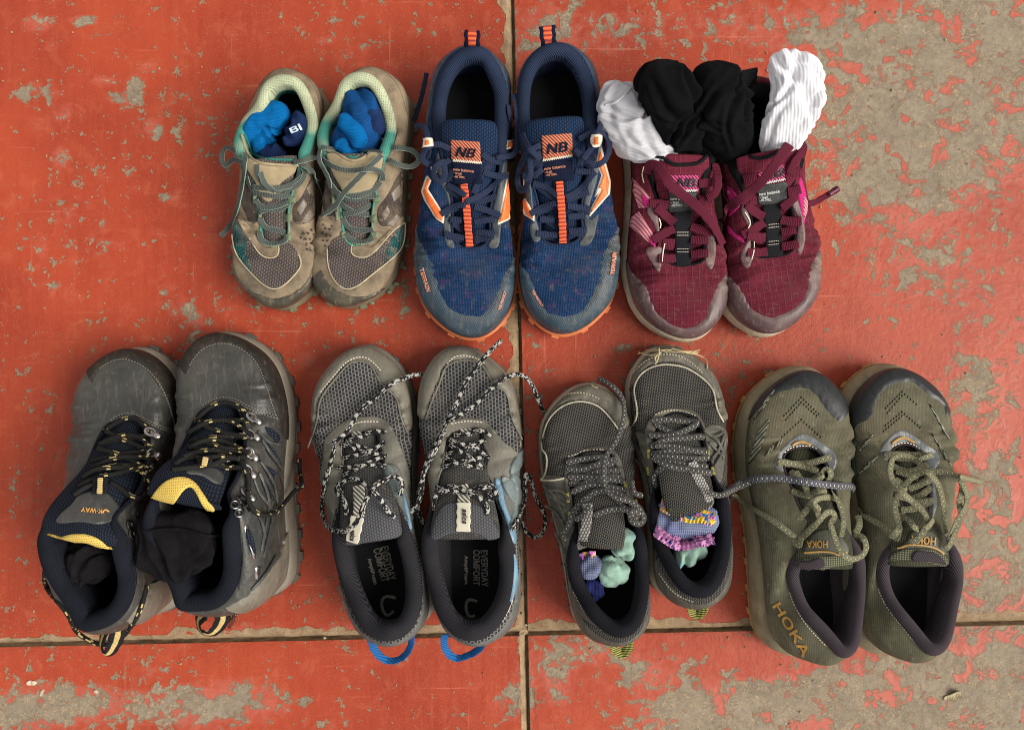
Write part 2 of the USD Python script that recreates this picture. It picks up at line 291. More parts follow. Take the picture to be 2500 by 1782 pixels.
# ---------------------------------------------------------------- a thing that is traced at its own heights: parts, height map, overlays, laces
class Thing:
    def __init__(s, name, label, cat, group=None, at=(0, 0), rot=0.0, box=(0, 0, 2500, 1782)):
        s.path = numbered('/World/' + name); x = UsdGeom.Xform.Define(stage, s.path)
        s.org, s.rot = np.array([at[0], at[1], 0.0]), rot
        x.AddTranslateOp().Set(Gf.Vec3d(*map(float, s.org))); x.AddRotateZOp().Set(math.degrees(rot)); tag(x.GetPrim(), label, cat, group)
        s.b0 = np.array([int(box[0]), int(box[1])]); s.bs = (int(box[3] - box[1]), int(box[2] - box[0]))
        s.maps = {}
    def local(s, P):
        q = np.asarray(P) - s.org; c, t = math.cos(s.rot), math.sin(s.rot)
        return np.stack([q[..., 0] * c + q[..., 1] * t, -q[..., 0] * t + q[..., 1] * c, q[..., 2]], -1)
    def add(s, name, V, F, mat, uv=None, smooth=True, parent=None, layers=('all',), label=None):
        path = numbered((parent or s.path) + '/' + name); o = obj(path, s.local(V), F, mat, uv, smooth)
        if label: tag(o, label)
        for l in layers: s.splat(V, F, l)
        return path
    # --- height map, one cell per pixel of the photograph
    def splat(s, V, F, layer):
        Z = s.maps.setdefault(layer, np.full(s.bs, -1.0))
        p = pr(V) - s.b0; T = np.concatenate([p, np.asarray(V)[:, 2:3]], 1)[F]
        e = np.max([np.linalg.norm(T[:, i, :2] - T[:, i - 1, :2], axis=1) for i in range(3)], axis=0)
        n = np.clip(np.ceil(e * 1.4), 1, 60).astype(int); lev = np.array([1, 2, 3, 4, 6, 9, 14, 22, 34, 60])
        n = lev[np.searchsorted(lev, n)]
        for k in np.unique(n):
            a, b = np.meshgrid(np.arange(k + 1), np.arange(k + 1), indexing='ij'); ok = a + b <= k; a, b = a[ok] / k, b[ok] / k
            S = T[n == k]; S = (S[:, None, 0] * (1 - a - b)[:, None] + S[:, None, 1] * a[:, None] + S[:, None, 2] * b[:, None]).reshape(-1, 3)
            x, y = np.round(S[:, 0]).astype(int), np.round(S[:, 1]).astype(int); g = (x >= 0) & (y >= 0) & (x < s.bs[1]) & (y < s.bs[0])
            np.maximum.at(Z, (y[g], x[g]), S[g, 2])
    def field(s, layer, box):
        x0, y0, x1, y1 = box; Z = s.maps[layer][y0:y1, x0:x1]; close = grey_erosion(grey_dilation(Z, (3, 3)), (3, 3)); Z = np.where(Z < 0, close, Z); ok = Z >= 0
        if not ok.any(): return np.zeros(Z.shape), np.dstack([Z * 0, Z * 0, Z * 0 + 1]), ok, np.indices(Z.shape)
        idx = np.indices(Z.shape) if ok.all() else distance_transform_edt(~ok, return_distances=False, return_indices=True); Zf = Z[idx[0], idx[1]]
        Zs = gaussian_filter(Zf, 1.6)
        yy, xx = np.mgrid[y0:y1, x0:x1]; P = un(np.dstack([xx + s.b0[0], yy + s.b0[1]]), gaussian_filter(Zf, 2.5))
        N = np.cross(np.gradient(P, axis=1), -np.gradient(P, axis=0)); N /= np.maximum(np.linalg.norm(N, axis=2, keepdims=True), 1e-12); N[N[..., 2] < 0] *= -1
        N = np.dstack([gaussian_filter(N[..., k], 2.0) for k in range(3)]); N /= np.maximum(np.linalg.norm(N, axis=2, keepdims=True), 1e-12)
        return Zs, N, ok, idx
    def look(s, p, layer='all', snap=True):
        """points and normals of the surface seen at pixels p, and whether there is any"""
        p = np.asarray(p, float); lim = np.array([s.bs[1], s.bs[0]]); q = np.clip(p - s.b0, 0, lim - 1.001)
        m = 40 if snap else 10; lo = np.maximum(np.floor(q.min(0)).astype(int) - m, 0); hi = np.minimum(np.ceil(q.max(0)).astype(int) + m + 2, lim)
        Z, N, ok, idx = s.field(layer, (*lo, *hi)); q = q - lo; i = np.round(q).astype(int); hit = ok[i[:, 1], i[:, 0]]
        if snap:
            bad = ~hit; y, x = idx[0][i[:, 1], i[:, 0]], idx[1][i[:, 1], i[:, 0]]
            q[bad] = np.stack([x, y], 1)[bad]; i = np.round(q).astype(int)
        f = np.minimum(np.floor(q).astype(int), np.array(Z.shape)[::-1] - 2); t = q - f
        z = sum(Z[f[:, 1] + b, f[:, 0] + a] * ((t[:, 0] if a else 1 - t[:, 0]) * (t[:, 1] if b else 1 - t[:, 1])) for a in (0, 1) for b in (0, 1))
        s.hit = hit
        return un(q + lo + s.b0, z), N[i[:, 1], i[:, 0]]
    # --- a flat piece sewn or glued on: the outline is a polygon of pixels, it follows the surface under it
    def patch(s, name, poly, mat, thk=0.0008, layer='upper', step=3.0, parent=None, sm=True, holes=(), edge=2.0, lab=None, layers=None):
        poly = np.asarray(poly, float)[:, :2]
        if sm: poly = spline(poly, max(60, 8 * len(poly)), True)
        g = shapely.Polygon(poly, [np.asarray(h)[:, :2] for h in holes]).buffer(0)
        if g.geom_type != 'Polygon': g = max(g.geoms, key=lambda a: a.area)
        inner = g.buffer(-edge)
        pts, lv = [], []
        for q, l in ((g, 0), (inner, 1)):
            for gg in getattr(q, 'geoms', [q]):
                if gg.is_empty: continue
                for r in [gg.exterior, *gg.interiors]:
                    n = max(6, int(r.length / step)); c = np.array([r.interpolate(k / n, normalized=True).coords[0] for k in range(n)]); pts.append(c); lv += [l] * n
        x0, y0, x1, y1 = g.bounds; gx, gy = np.meshgrid(np.arange(x0, x1, step * 1.4), np.arange(y0, y1, step * 1.4)); c = np.c_[gx.ravel(), gy.ravel()]
        deep = g.buffer(-edge - step * .6); c = c[shapely.contains_xy(deep, c[:, 0], c[:, 1])] if not deep.is_empty else c[:0]
        pts = np.vstack(pts + [c]); lv = np.array(lv + [1] * len(c))
        F = Delaunay(pts).simplices; m = pts[F].mean(1); F = F[shapely.contains_xy(g.buffer(0.05), m[:, 0], m[:, 1])]
        a, b, d = pts[F[:, 0]], pts[F[:, 1]], pts[F[:, 2]]; cr = (b[:, 0] - a[:, 0]) * (d[:, 1] - a[:, 1]) - (b[:, 1] - a[:, 1]) * (d[:, 0] - a[:, 0])
        F = F[abs(cr) > 1e-3]; cr = cr[abs(cr) > 1e-3]; F = np.where((cr > 0)[:, None], F[:, ::-1], F)
        P, N = s.look(pts, layer); P = P + N * np.where(lv == 1, thk, -0.0004)[:, None]
        return s.add(name, P, F, mat, None, True, parent, layers or (layer, 'all') if layer != 'all' else ('all',), lab)
    # --- lettering laid on the surface: reads from pixel p0 to pixel p1 (the baseline), letters hp pixels tall
    def text(s, name, txt, p0, p1, hp, mat, layer='all', bold=False, lift=0.0009, parent=None, slant=0.0):
        m = meshkit.text_mesh(txt, 1.0, 0.02, bold); v = np.array(m.vertices); x0, x1 = v[:, 0].min(), v[:, 0].max()
        p0, p1 = np.asarray(p0, float), np.asarray(p1, float); d = p1 - p0; up = np.array([d[1], -d[0]]) / np.linalg.norm(d) * hp
        q = p0 + np.outer((v[:, 0] - x0) / (x1 - x0) , d) + np.outer(v[:, 1], up) + np.outer(v[:, 1] * slant, d / np.linalg.norm(d) * hp)
        P, N = s.look(q, layer); P = P + N * (lift - 0.0006 + v[:, 2:3] / 0.02 * 0.0008)
        return s.add(name, P, np.array(m.faces), mat, None, False, parent, ())
    # --- a lace, strap or cord that lies on whatever is under it
    def lace(s, name, path, mat, width=0.006, thk=0.0016, lift=0.0, parent=None, taut=7, layer='all', dz=None, round_=False, step=3.0, splat=True, zs=None, drop=None, tip=None, twist=0.0):
        p = np.asarray(path, float); p = resample(p, step)
        if zs is not None: z = np.interp(np.linspace(0, 1, len(p)), np.linspace(0, 1, len(zs)), zs); N = np.tile([0, 0, 1.0], (len(p), 1))
        else:
            P, N = s.look(p[:, :2], layer, snap=False); z = P[:, 2]
            if drop is not None:
                z = np.where(s.hit, z, drop)
            z = maximum_filter1d(z, taut); z = gaussian_filter1d(z, taut * 0.6, mode='nearest'); N = gaussian_filter1d(N, 4, axis=0, mode='nearest') + np.array([0, 0, 0.5])
        if dz is not None: z = z + np.interp(np.linspace(0, 1, len(p)), np.linspace(0, 1, len(dz)), dz)
        C = un(p[:, :2], z + thk * 0.45 + lift); T = np.gradient(C, axis=0); T /= np.maximum(np.linalg.norm(T, axis=1, keepdims=True), 1e-9)
        B = np.cross(T, N); B /= np.maximum(np.linalg.norm(B, axis=1, keepdims=True), 1e-9); Nn = np.cross(B, T)
        if twist is not None and np.ndim(twist) or twist:
            a = np.interp(np.linspace(0, 1, len(p)), np.linspace(0, 1, len(np.atleast_1d(twist))), np.atleast_1d(twist))[:, None]; B, Nn = B * np.cos(a) + Nn * np.sin(a), Nn * np.cos(a) - B * np.sin(a)
        m = 12; ph = np.linspace(0, 2 * np.pi, m, endpoint=False); ex, ey = (1.0, 1.0) if round_ else (0.6, 0.55)
        cx, cy = np.sign(np.cos(ph)) * abs(np.cos(ph)) ** ex, np.sign(np.sin(ph)) * abs(np.sin(ph)) ** ey
        w = np.full(len(p), width / 2); t = np.full(len(p), (width if round_ else thk) / 2)
        if tip: k = min(len(p) // 2, int(tip)); w[-k:] *= .45; t[-k:] = np.maximum(t[-k:], width * .2)
        wob = 1 + 0.06 * np.sin(np.arange(len(p)) * 0.9 + p[0, 0])
        R = C[:, None] + B[:, None] * (cx[None, :, None] * (w * wob)[:, None, None]) + Nn[:, None] * (cy[None, :, None] * t[:, None, None])
        d = np.r_[0, np.cumsum(np.linalg.norm(np.diff(C, axis=0), axis=1))]
        R = np.concatenate([R, R[:, :1]], 1); uv = np.stack(np.broadcast_arrays(d[:, None], np.linspace(0, 1, m + 1)[None]), -1).reshape(-1, 2)
        V, F = grid(R); n = m + 1; e0, e1 = len(V), len(V) + 1
        V = np.vstack([V, C[:1], C[-1:]]); uv = np.vstack([uv, [[0, .25]], [[d[-1], .25]]])
        F = np.vstack([F, [[e0, k, k + 1] for k in range(m)], [[e1, (len(p) - 1) * n + k + 1, (len(p) - 1) * n + k] for k in range(m)]])
        return s.add(name, V, F, mat, uv, True, parent, ('all',) if splat else ())
    # --- a padded strip (tongue, tab): points x, y, half width (pixels) and z (metres); crown = how far its sides droop
    def strip(s, name, pts, mat, thk=0.006, crown=0.004, parent=None, n=50, layers=('all',), curl=0.0, wav=0.0, pw=2.0, lab=None, tilt=0.0):
        q = resample(pts, 4.0); c = q[:, :2]; hw, z = q[:, 2], q[:, 3]; T = np.gradient(c, axis=0); T /= np.linalg.norm(T, axis=1, keepdims=True); S = np.stack([-T[:, 1], T[:, 0]], 1)
        m = 32; ph = np.linspace(0, 2 * np.pi, m, endpoint=False); u = np.sign(np.cos(ph)) * abs(np.cos(ph)) ** 0.75; v = np.sign(np.sin(ph)) * abs(np.sin(ph)) ** 0.6
        px = c[:, None] + S[:, None] * (u[None, :, None] * hw[:, None, None])
        zz = z[:, None] - crown * np.abs(u[None]) ** pw + tilt * u[None] + thk / 2 * v[None] * (1 - 0.35 * u[None] ** 4)
        if wav: zz = zz + wav * (meshkit.fbm(np.dstack([px / 40, zz * 0 + 3.3]), 3, 5) - 0.5)
        G = un(px, zz); 
        for k in (0, -1):                                     # close and round the ends
            cen = G[k].mean(0); ring = [cen + (G[k] - cen) * r + (0 if k else 0) for r in (0.0, 0.55, 0.85)]
            d = (G[k] - G[1 if k == 0 else -2]).mean(0); d = d / max(np.linalg.norm(d), 1e-9) * thk * 0.4
            ring = [r + d * f for r, f in zip(ring, (1.0, 0.9, 0.55))]
            G = np.concatenate([np.array(ring), G]) if k == 0 else np.concatenate([G, np.array(ring[::-1])])
        V, F = grid(G, False, True); uv = None
        vol = np.einsum('ij,ij->i', V[F[:, 0]], np.cross(V[F[:, 1]], V[F[:, 2]])).sum()
        return s.add(name, V, F if vol > 0 else F[:, ::-1], mat, uv, True, parent, layers, lab)
    # --- a soft tube with folds (socks): points x, y, half width (pixels), z, half height (metres)
    def blob(s, name, pts, mat, parent=None, fold=0.003, fscale=60, seed=1, layers=('all',), lab=None, rib=None, e=0.8, ends=True, lump=0.0, creases=9):
        q = resample(pts, 2.0); c, hw, z, hh = q[:, :2], q[:, 2], q[:, 3], q[:, 4]; C = un(c, z); T = np.gradient(C, axis=0); T /= np.linalg.norm(T, axis=1, keepdims=True)
        up = np.array([0, 0, 1.0]); B = np.cross(T, up); nb = np.linalg.norm(B, axis=1, keepdims=True); B = B / np.maximum(nb, 1e-6); Nn = np.cross(B, T)
        w = hw * (H - z) / H / K; n = len(q)
        if ends:
            x = np.arange(n) / max(1, n - 1); d = np.r_[0, np.cumsum(np.linalg.norm(np.diff(C, axis=0), axis=1))]
            for dd, k in ((d, 0), (d[-1] - d, 1)):
                r = np.maximum(hh[0 if k == 0 else -1], w[0 if k == 0 else -1] * .5); f = np.sqrt(np.clip(1 - (1 - np.clip(dd / r, 0, 1)) ** 2, 0.0004, 1)); w = w * f; hh = hh * f
        m = 96; ph = np.linspace(0, 2 * np.pi, m, endpoint=False); cx, cy = np.sign(np.cos(ph)) * abs(np.cos(ph)) ** e, np.sign(np.sin(ph)) * abs(np.sin(ph)) ** e
        G = C[:, None] + B[:, None] * (cx[None, :, None] * w[:, None, None]) + Nn[:, None] * (cy[None, :, None] * hh[:, None, None])
        out = B[:, None] * cx[None, :, None] + Nn[:, None] * cy[None, :, None]
        amp = np.minimum(1, np.minimum(w, hh) / 0.006)[:, None]
        Rm = np.array([[.62, .53, .58], [-.75, .63, .22], [-.25, -.57, .78]]); Gr = G @ Rm.T
        f2 = meshkit.fbm(Gr * fscale * 1.7 + seed * 3.3, 3, seed + 4) - 0.5; disp = f2 * 1.3
        rg = np.random.default_rng(seed); sl = np.r_[0, np.cumsum(np.linalg.norm(np.diff(C, axis=0), axis=1))]; Ls = sl[-1]; rr = max(.006, float(np.mean(w)))
        for k in range(creases):
            s0, p0 = rg.uniform(.05, .95) * Ls, rg.uniform(0, 2 * np.pi); ln, slope, wd = rg.uniform(.25, .7) * max(Ls, .03), rg.uniform(-1, 1) * 1.1, rg.uniform(.0022, .0048)
            pc = p0 + slope * (sl - s0) / rr + .25 * np.sin((sl - s0) / .012 + k); dl = (np.angle(np.exp(1j * (ph[None] - pc[:, None])))) * rr; win = np.exp(-((sl - s0) / (ln * .6)) ** 4)[:, None]
            disp = disp + win * rg.uniform(.5, 1.1) * (-np.exp(-(dl / wd) ** 2) + .55 * np.exp(-((dl - 1.9 * wd) / (1.2 * wd)) ** 2) + .45 * np.exp(-((dl + 1.9 * wd) / (1.4 * wd)) ** 2))
        G = G + out * (fold * disp * amp)[..., None] + out * (lump * (meshkit.noise(Gr * 34 + seed * 3.1, seed) - .5) * amp)[..., None]
        if rib: G = G + out * (rib[1] * np.sin(ph * rib[0])[None] * amp)[..., None]
        d = np.r_[0, np.cumsum(np.linalg.norm(np.diff(C, axis=0), axis=1))]
        V, F = grid(G, False, True); V = np.vstack([V, G[0].mean(0), G[-1].mean(0)]); a, b = len(V) - 2, len(V) - 1
        F = np.vstack([F, [[a, (k + 1) % m, k] for k in range(m)], [[b, (n - 1) * m + k, (n - 1) * m + (k + 1) % m] for k in range(m)]])
        uv = np.vstack([np.stack(np.broadcast_arrays(d[:, None], (ph / 2 / np.pi)[None]), -1).reshape(-1, 2), [[0, 0], [d[-1], 0]]])
        vol = np.einsum('ij,ij->i', V[F[:, 0]] - C.mean(0), np.cross(V[F[:, 1]] - C.mean(0), V[F[:, 2]] - C.mean(0))).sum()
        return s.add(name, V, F if vol > 0 else F[:, ::-1], mat, uv, True, parent, layers, lab)

# the outline of a shoe sole: along the shoe, across it (+ = lateral side), as fractions of length and forefoot width
_LAT = [(0, .000, .00), (.08, .022, .27), (.18, .10, .40), (.35, .30, .43), (.52, .48, .465), (.68, .66, .53), (.80, .80, .50), (.91, .925, .33)]
_MED = [(1.0, 1.0, -.06), (.91, .945, -.37), (.80, .84, -.50), (.68, .71, -.50), (.52, .53, -.40), (.35, .33, -.36), (.18, .11, -.37), (.08, .024, -.26)]
SHOES = []
class Shoe(Thing):
    """A low shoe or boot. heel, toe: where the sole ends, in pixels on the floor. opening: the rim of the collar and of the lacing gap, from the heel around."""
    def __init__(s, name, label, group, heel, toe, wf, lat, opening, zprof, cat='shoe', heelw=1.0, zs=(0.030, 0.022), spring=0.010, toepow=0.62, sidepow=0.75, bulge=0.003, flare=0.002, collar=0.012, crease=1.0, toebox=1.0, nt=220, nw=34, pad=60, lean=(0, 0), smap=None, toex=None, wfl=None):
        A, B = un(heel, 0.012), un(toe, 0.012); d = B - A; s.L = float(np.hypot(d[0], d[1])); s.lat, s.wf = lat, wf
        pts = np.vstack([np.asarray(opening)[:, :2], [heel], [toe]]); lo, hi = pts.min(0) - pad - 110, pts.max(0) + pad + 110
        super().__init__(name, label, cat, group, A, math.atan2(d[1], d[0]), (*lo, *hi)); SHOES.append(s)
        t = np.array([a[0] / 2 for a in _LAT] + [1 - a[0] / 2 for a in _MED]); x = np.array([a[1] for a in _LAT + _MED]); y = np.array([a[2] for a in _LAT + _MED]) * lat
        y = y * np.where(x < .35, heelw + (1 - heelw) * smooth01(x, .05, .4), 1)
        if wfl: y = y * np.where(np.sign(y) == lat, wfl[0], wfl[1])
        cs = CubicSpline(np.r_[t, 1.0], np.c_[np.r_[x, x[0]] * s.L, np.r_[y, y[0]] * wf], bc_type='periodic')
        s.t = np.linspace(0, 1, nt, endpoint=False); s.sole_xy = cs(s.t); s.st = 1 - abs(1 - 2 * s.t)          # 0 heel .. 1 toe
        nx = np.gradient(s.sole_xy, axis=0); nx[0], nx[-1] = s.sole_xy[1] - s.sole_xy[-1], s.sole_xy[0] - s.sole_xy[-2]; nx = np.stack([nx[:, 1], -nx[:, 0]], 1); nx /= np.linalg.norm(nx, axis=1, keepdims=True)
        if np.mean(np.sum(nx * (s.sole_xy - s.sole_xy.mean(0)), 1)) < 0: nx = -nx
        s.sole_n = nx
        s.zfoot = lambda st: zs[0] + (zs[1] - zs[0]) * smooth01(st, .1, .75) + spring * smooth01(st, .70, 1.0) ** 1.5
        s.zbot = lambda st: spring * 1.15 * smooth01(st, .70, 1.0) ** 1.5 + 0.004 * (1 - smooth01(st, 0, .12)) ** 2
        # opening
        q = np.asarray(opening, float)[:, :2]; Q = spline(q, 600, True); ax = (np.asarray(toe, float) - np.asarray(heel, float)); ax /= np.linalg.norm(ax)
        h0 = int(np.argmin(np.linalg.norm(Q - q[0], axis=1))); Q = np.roll(Q, -h0, 0)
        k = int(np.argmin(np.linalg.norm(Q - np.asarray(toex, float)[:2], axis=1))) if toex is not None else int(np.argmax(Q @ ax))
        halves = []
        for part in (Q[:k + 1], np.vstack([Q[k:], Q[:1]])[::-1]):
            d = np.r_[0, np.cumsum(np.linalg.norm(np.diff(part, axis=0), axis=1))]; f = d / d[-1]
            z = PchipInterpolator(*np.array(zprof, float).T)(f); P = s.local(un(part, z)); halves.append((f, P))
        if (halves[0][1][:, 1].mean() > halves[1][1][:, 1].mean()) != (lat > 0): halves = halves[::-1]     # first = lateral
        fm = np.array(smap or [(0, 0), (.13, .25), (.40, .52), (.80, .92), (1, 1)], float)                   # sole fraction -> rim fraction
        top = np.zeros((nt, 3)); s.ft = np.zeros(nt)
        for i in range(nt):
            f = float(PchipInterpolator(fm[:, 0], fm[:, 1])(s.st[i])); h = halves[0] if s.t[i] <= .5 else halves[1]; s.ft[i] = f
            top[i] = [np.interp(f, h[0], h[1][:, c]) for c in range(3)]
        s.top = gaussian_filter1d(top, 1.0, axis=0, mode='wrap')
        zf = s.zfoot(s.st); base = np.c_[s.sole_xy, zf]; s.base = base
        w = np.linspace(0, 1, nw) ** 0.9; th = w * np.pi / 2
        p = sidepow + (toepow - sidepow) * smooth01(s.st, .55, .95)
        hz = 1 - np.cos(th)[None] ** (p[:, None] * toebox); vt = np.sin(th)[None] ** p[:, None]
        G = np.dstack([base[:, None, :2] + (s.top[:, None, :2] - base[:, None, :2]) * hz[..., None], (base[:, 2:3] + (s.top[:, 2:3] - base[:, 2:3]) * vt)[..., None]])
        G[..., :2] += s.sole_n[:, None] * (bulge * np.sin(np.pi * np.minimum(1, w * 1.2)) ** 1.2)[None, :, None]
        n1 = meshkit.fbm(G * 55 + s.org * 9, 3, 3) - .5; n2 = meshkit.fbm(np.dstack([G[..., 0] * 160, G[..., 1] * 30, G[..., 2] * 0]) + s.org * 5, 2, 8) - .5
        fade = (np.sin(np.pi * w) ** .7)[None]; bend = (smooth01(G[..., 0] / s.L, .52, .66) * (1 - smooth01(G[..., 0] / s.L, .74, .86)))
        fade = fade * (1 - .8 * smooth01(G[..., 0] / s.L, .80, .90))
        G[..., 2] += fade * crease * (0.0050 * n1 + 0.026 * n2 * bend)
        s.G, s.w = G, w; s.Wd = s.world(G)
    def world(s, P):
        c, t = math.cos(s.rot), math.sin(s.rot); P = np.asarray(P, float)
        return np.stack([P[..., 0] * c - P[..., 1] * t, P[..., 0] * t + P[..., 1] * c, P[..., 2]], -1) + s.org
    def addl(s, name, G, mat, cu=True, cv=False, flip=False, **k):
        V, F = grid(s.world(G), cu, cv); return s.add(name, V, F[:, ::-1] if flip else F, mat, **k)
    def body(s, upper, midsole, outsole, lining, insole, collar_mat=None, collar=0.012, rim_from=0.62, depth=0.02, lug=(34, .006, .003), flare=0.002, zin=0.026, lugmat=None, rim_w=0.0025, upper_name='upper', crown=.55, of=0.0008, ot=.0054):
        o = s.lat < 0            # ring runs clockwise or not
        s.o = o
        s.addl(upper_name, s.G, upper, flip=not o, layers=('all', 'upper'))
        zf, zb = s.zfoot(s.st), s.zbot(s.st); X, N = s.sole_xy, s.sole_n
        def ring(off, z): return np.c_[X + N * np.broadcast_to(off, (len(X),))[:, None], np.broadcast_to(z, (len(X),))]
        f = flare * (1 + 1.2 * (1 - smooth01(s.st, 0, .3))); h = zf - zb
        wv = 0.0006 * np.sin(s.t * 2 * np.pi * 9) 
        rows = [ring(-.004, zf + .0015), ring(-.0006, zf + .0022), ring(f * .45, zf + .0012), ring(f * .8 + wv, zf - h * .18), ring(f + .0004 - wv, zf - h * .4), ring(f * 1.1 + wv, zf - h * .62), ring(f * .9, zb + .0058), ring(f * .6 - .0008, zb + .0048)]
        s.addl('midsole', np.stack(rows, 1), midsole, flip=not o)
        rows = [ring(f * .3 - .002, zb + ot - .0002), ring(f * .75, zb + ot), ring(f + of * .6, zb + ot), ring(f + of, zb + ot - .001), ring(f * .9 + of, zb + .0014), ring(f * .6 - .0015, zb), ring(-.008, zb), ring(-.02, zb + .0002)]
        Ov, Of = grid(s.world(np.stack(rows, 1)), True); Of = Of if o else Of[:, ::-1]
        parts = [(Ov, Of)]
        if lug:
            n, lw, lo = lug; u = (np.arange(n) + .5) / n * len(X)
            for k in u:
                i = int(k) % len(X); c = np.r_[X[i], 0]; n3 = np.r_[N[i], 0]; tg = np.array([-N[i][1], N[i][0], 0]); z0 = zb[i]
                m = trimesh.creation.box((lw, .009, .0062)); v = np.array(m.vertices); v[:, 0] *= 1 - .25 * (v[:, 1] > 0); v = c + v[:, :1] * tg + (v[:, 1:2] + f[i] + of + lo - .0045) * n3 + np.outer(v[:, 2] + .0033 + z0, [0, 0, 1]); parts.append((s.world(v), np.array(m.faces)))
        V, F = join(parts); s.add('outsole', V, F, outsole, smooth=35)
        # collar roll and lining
        T = s.top; tn = np.roll(T, -1, 0) - np.roll(T, 1, 0); inn = np.stack([-tn[:, 1], tn[:, 0]], 1); inn /= np.maximum(np.linalg.norm(inn, axis=1, keepdims=True), 1e-9)
        cen = T[:, :2].mean(0)
        if np.mean(np.sum(inn * (cen - T[:, :2]), 1)) < 0: inn = -inn
        inn = gaussian_filter1d(inn, 2, axis=0, mode='wrap'); inn /= np.linalg.norm(inn, axis=1, keepdims=True)
        c = rim_w + (collar - rim_w) * (1 - smooth01(s.ft, rim_from - .16, rim_from)); s.cw, s.inn = c, inn
        ph = np.linspace(-.25, np.pi, 11); rows = []
        for a in ph: rows.append(np.c_[T[:, :2] + inn * (c / 2 * (1 - np.cos(a)))[:, None], T[:, 2] - .0005 + c * crown * np.sin(a)])
        rows.append(np.c_[T[:, :2] + inn * (c * .98)[:, None], T[:, 2] - np.minimum(depth * .5, c)]); rows.append(np.c_[T[:, :2] + inn * (c * .80)[:, None], T[:, 2] - np.minimum(depth, c * 1.6)])
        G = np.stack(rows, 1); s.addl('collar', G, collar_mat or lining, flip=not o, layers=('all', 'rim'))
        ins = X - N * .009; xs = np.clip(ins[:, 0], .012, s.L - .03); zi = zin + .006 * (1 - smooth01(s.st, 0, .5))
        last = G[:, -1]; rows = [last]
        for k in (.35, .7, .92): rows.append(np.c_[last[:, :2] + (np.c_[xs, ins[:, 1]] - last[:, :2]) * k ** 1.3, last[:, 2] + (zi + .004 - last[:, 2]) * k])
        rows.append(np.c_[xs, ins[:, 1], zi])
        s.addl('lining', np.stack(rows, 1), lining, flip=not o)
        rim = np.c_[xs, ins[:, 1], zi]; mid = np.c_[xs, ins[:, 1] * 0, zi - .002]
        s.addl('insole', np.stack([rim + (mid - rim) * k for k in (0, .3, .65, 1)], 1), insole, flip=not o, layers=('all', 'insole'))
        return s
    # --- a rand, toe cap or foxing that runs round the shoe from the sole up to the traced edge
    def guard(s, name, edge, mat, thk=0.0012, n=240, nv=12, w0=0.0, both=None, parent=None, lab=None, soft=0.0, hidden=None, t_range=None):
        e = np.asarray(edge, float)[:, :2]; e = spline(e, 60); W = s.Wd
        px = pr(W); q = px.reshape(-1, 2); ti, wi = np.meshgrid(s.t, s.w, indexing='ij')
        nrm = np.cross(np.roll(W, -1, 0) - np.roll(W, 1, 0), np.gradient(W, axis=1)); 
        if nrm[:, -6, 2].mean() < 0: nrm = -nrm
        vis = (np.einsum('ijk,ijk->ij', nrm, np.array([0, 0, H]) - W) > 0).ravel()
        from scipy.spatial import cKDTree
        tr = cKDTree(q[vis]); _, ii = tr.query(e); tt, ww = ti.ravel()[vis][ii], wi.ravel()[vis][ii]
        if hidden is not None: tt, ww = np.r_[tt, [a[0] for a in hidden]], np.r_[ww, [a[1] for a in hidden]]
        if not (t_range and t_range[0] < 0): order = np.argsort(tt)
        else: tt = np.where(tt > .5, tt - 1, tt); order = np.argsort(tt)
        tt, ww = tt[order], ww[order]; _, u = np.unique(np.round(tt, 3), return_index=True); tt, ww = tt[u], ww[u]
        a, b = (t_range or (tt[0], tt[-1])); t2 = np.linspace(a, b, n); w2 = gaussian_filter1d(np.interp(t2, tt, ww), 1.5)
        vv = np.linspace(0, 1, nv); Wq = w0 + (w2[:, None] - w0) * vv[None]
        return s.skin(name, np.broadcast_to(t2[:, None], Wq.shape), Wq, mat, thk, parent, lab)
    def heel_counter(s, mat, reach=.17, top=.72, thk=.0009, name='heel_counter'):
        t2 = np.linspace(-reach, reach, 90); u = np.abs(t2) / reach; wt = top * (1 - .75 * smooth01(u, .45, 1.0)); vv = np.linspace(0, 1, 12)
        Wq = wt[:, None] * vv[None]; return s.skin(name, np.broadcast_to(t2[:, None], Wq.shape), Wq, mat, thk)
    def at_tw(s, t, w):
        n = len(s.t); f = (np.asarray(t) % 1) * n; i = np.floor(f).astype(int); a = (f - i)[..., None]; i %= n; i2 = (i + 1) % n
        g = np.interp(w, s.w, np.arange(len(s.w))); j = np.minimum(np.floor(g).astype(int), len(s.w) - 2); b = (g - j)[..., None]
        return (s.G[i, j] * (1 - a) + s.G[i2, j] * a) * (1 - b) + (s.G[i, j + 1] * (1 - a) + s.G[i2, j + 1] * a) * b
    def skin(s, name, T, Wq, mat, thk, parent=None, lab=None):
        P = s.at_tw(T, Wq); du, dv = np.gradient(P, axis=0), np.gradient(P, axis=1); Nn = np.cross(du, dv); Nn /= np.maximum(np.linalg.norm(Nn, axis=2, keepdims=True), 1e-12)
        out = P[:, 0, :2] - np.array([s.L * .5, 0]); 
        if (Nn[..., 2].mean() < 0): Nn = -Nn
        off = np.full(P.shape[:2], thk); off[:, -1] = -.0005; off[0], off[-1] = -.0005, -.0005
        P = P + Nn * off[..., None]; V, F = grid(s.world(P)); v = V[F]; 
        if np.einsum('ij,ij->i', np.cross(v[:, 1] - v[:, 0], v[:, 2] - v[:, 0]), s_dir(s, Nn, F)).sum() < 0: F = F[:, ::-1]
        return s.add(name, V, F, mat, None, True, parent, ('all', 'upper'), lab)
def s_dir(s, N, F):
    c, t = math.cos(s.rot), math.sin(s.rot); n = N.reshape(-1, 3)[F[:, 0]]; return np.stack([n[:, 0] * c - n[:, 1] * t, n[:, 0] * t + n[:, 1] * c, n[:, 2]], 1)

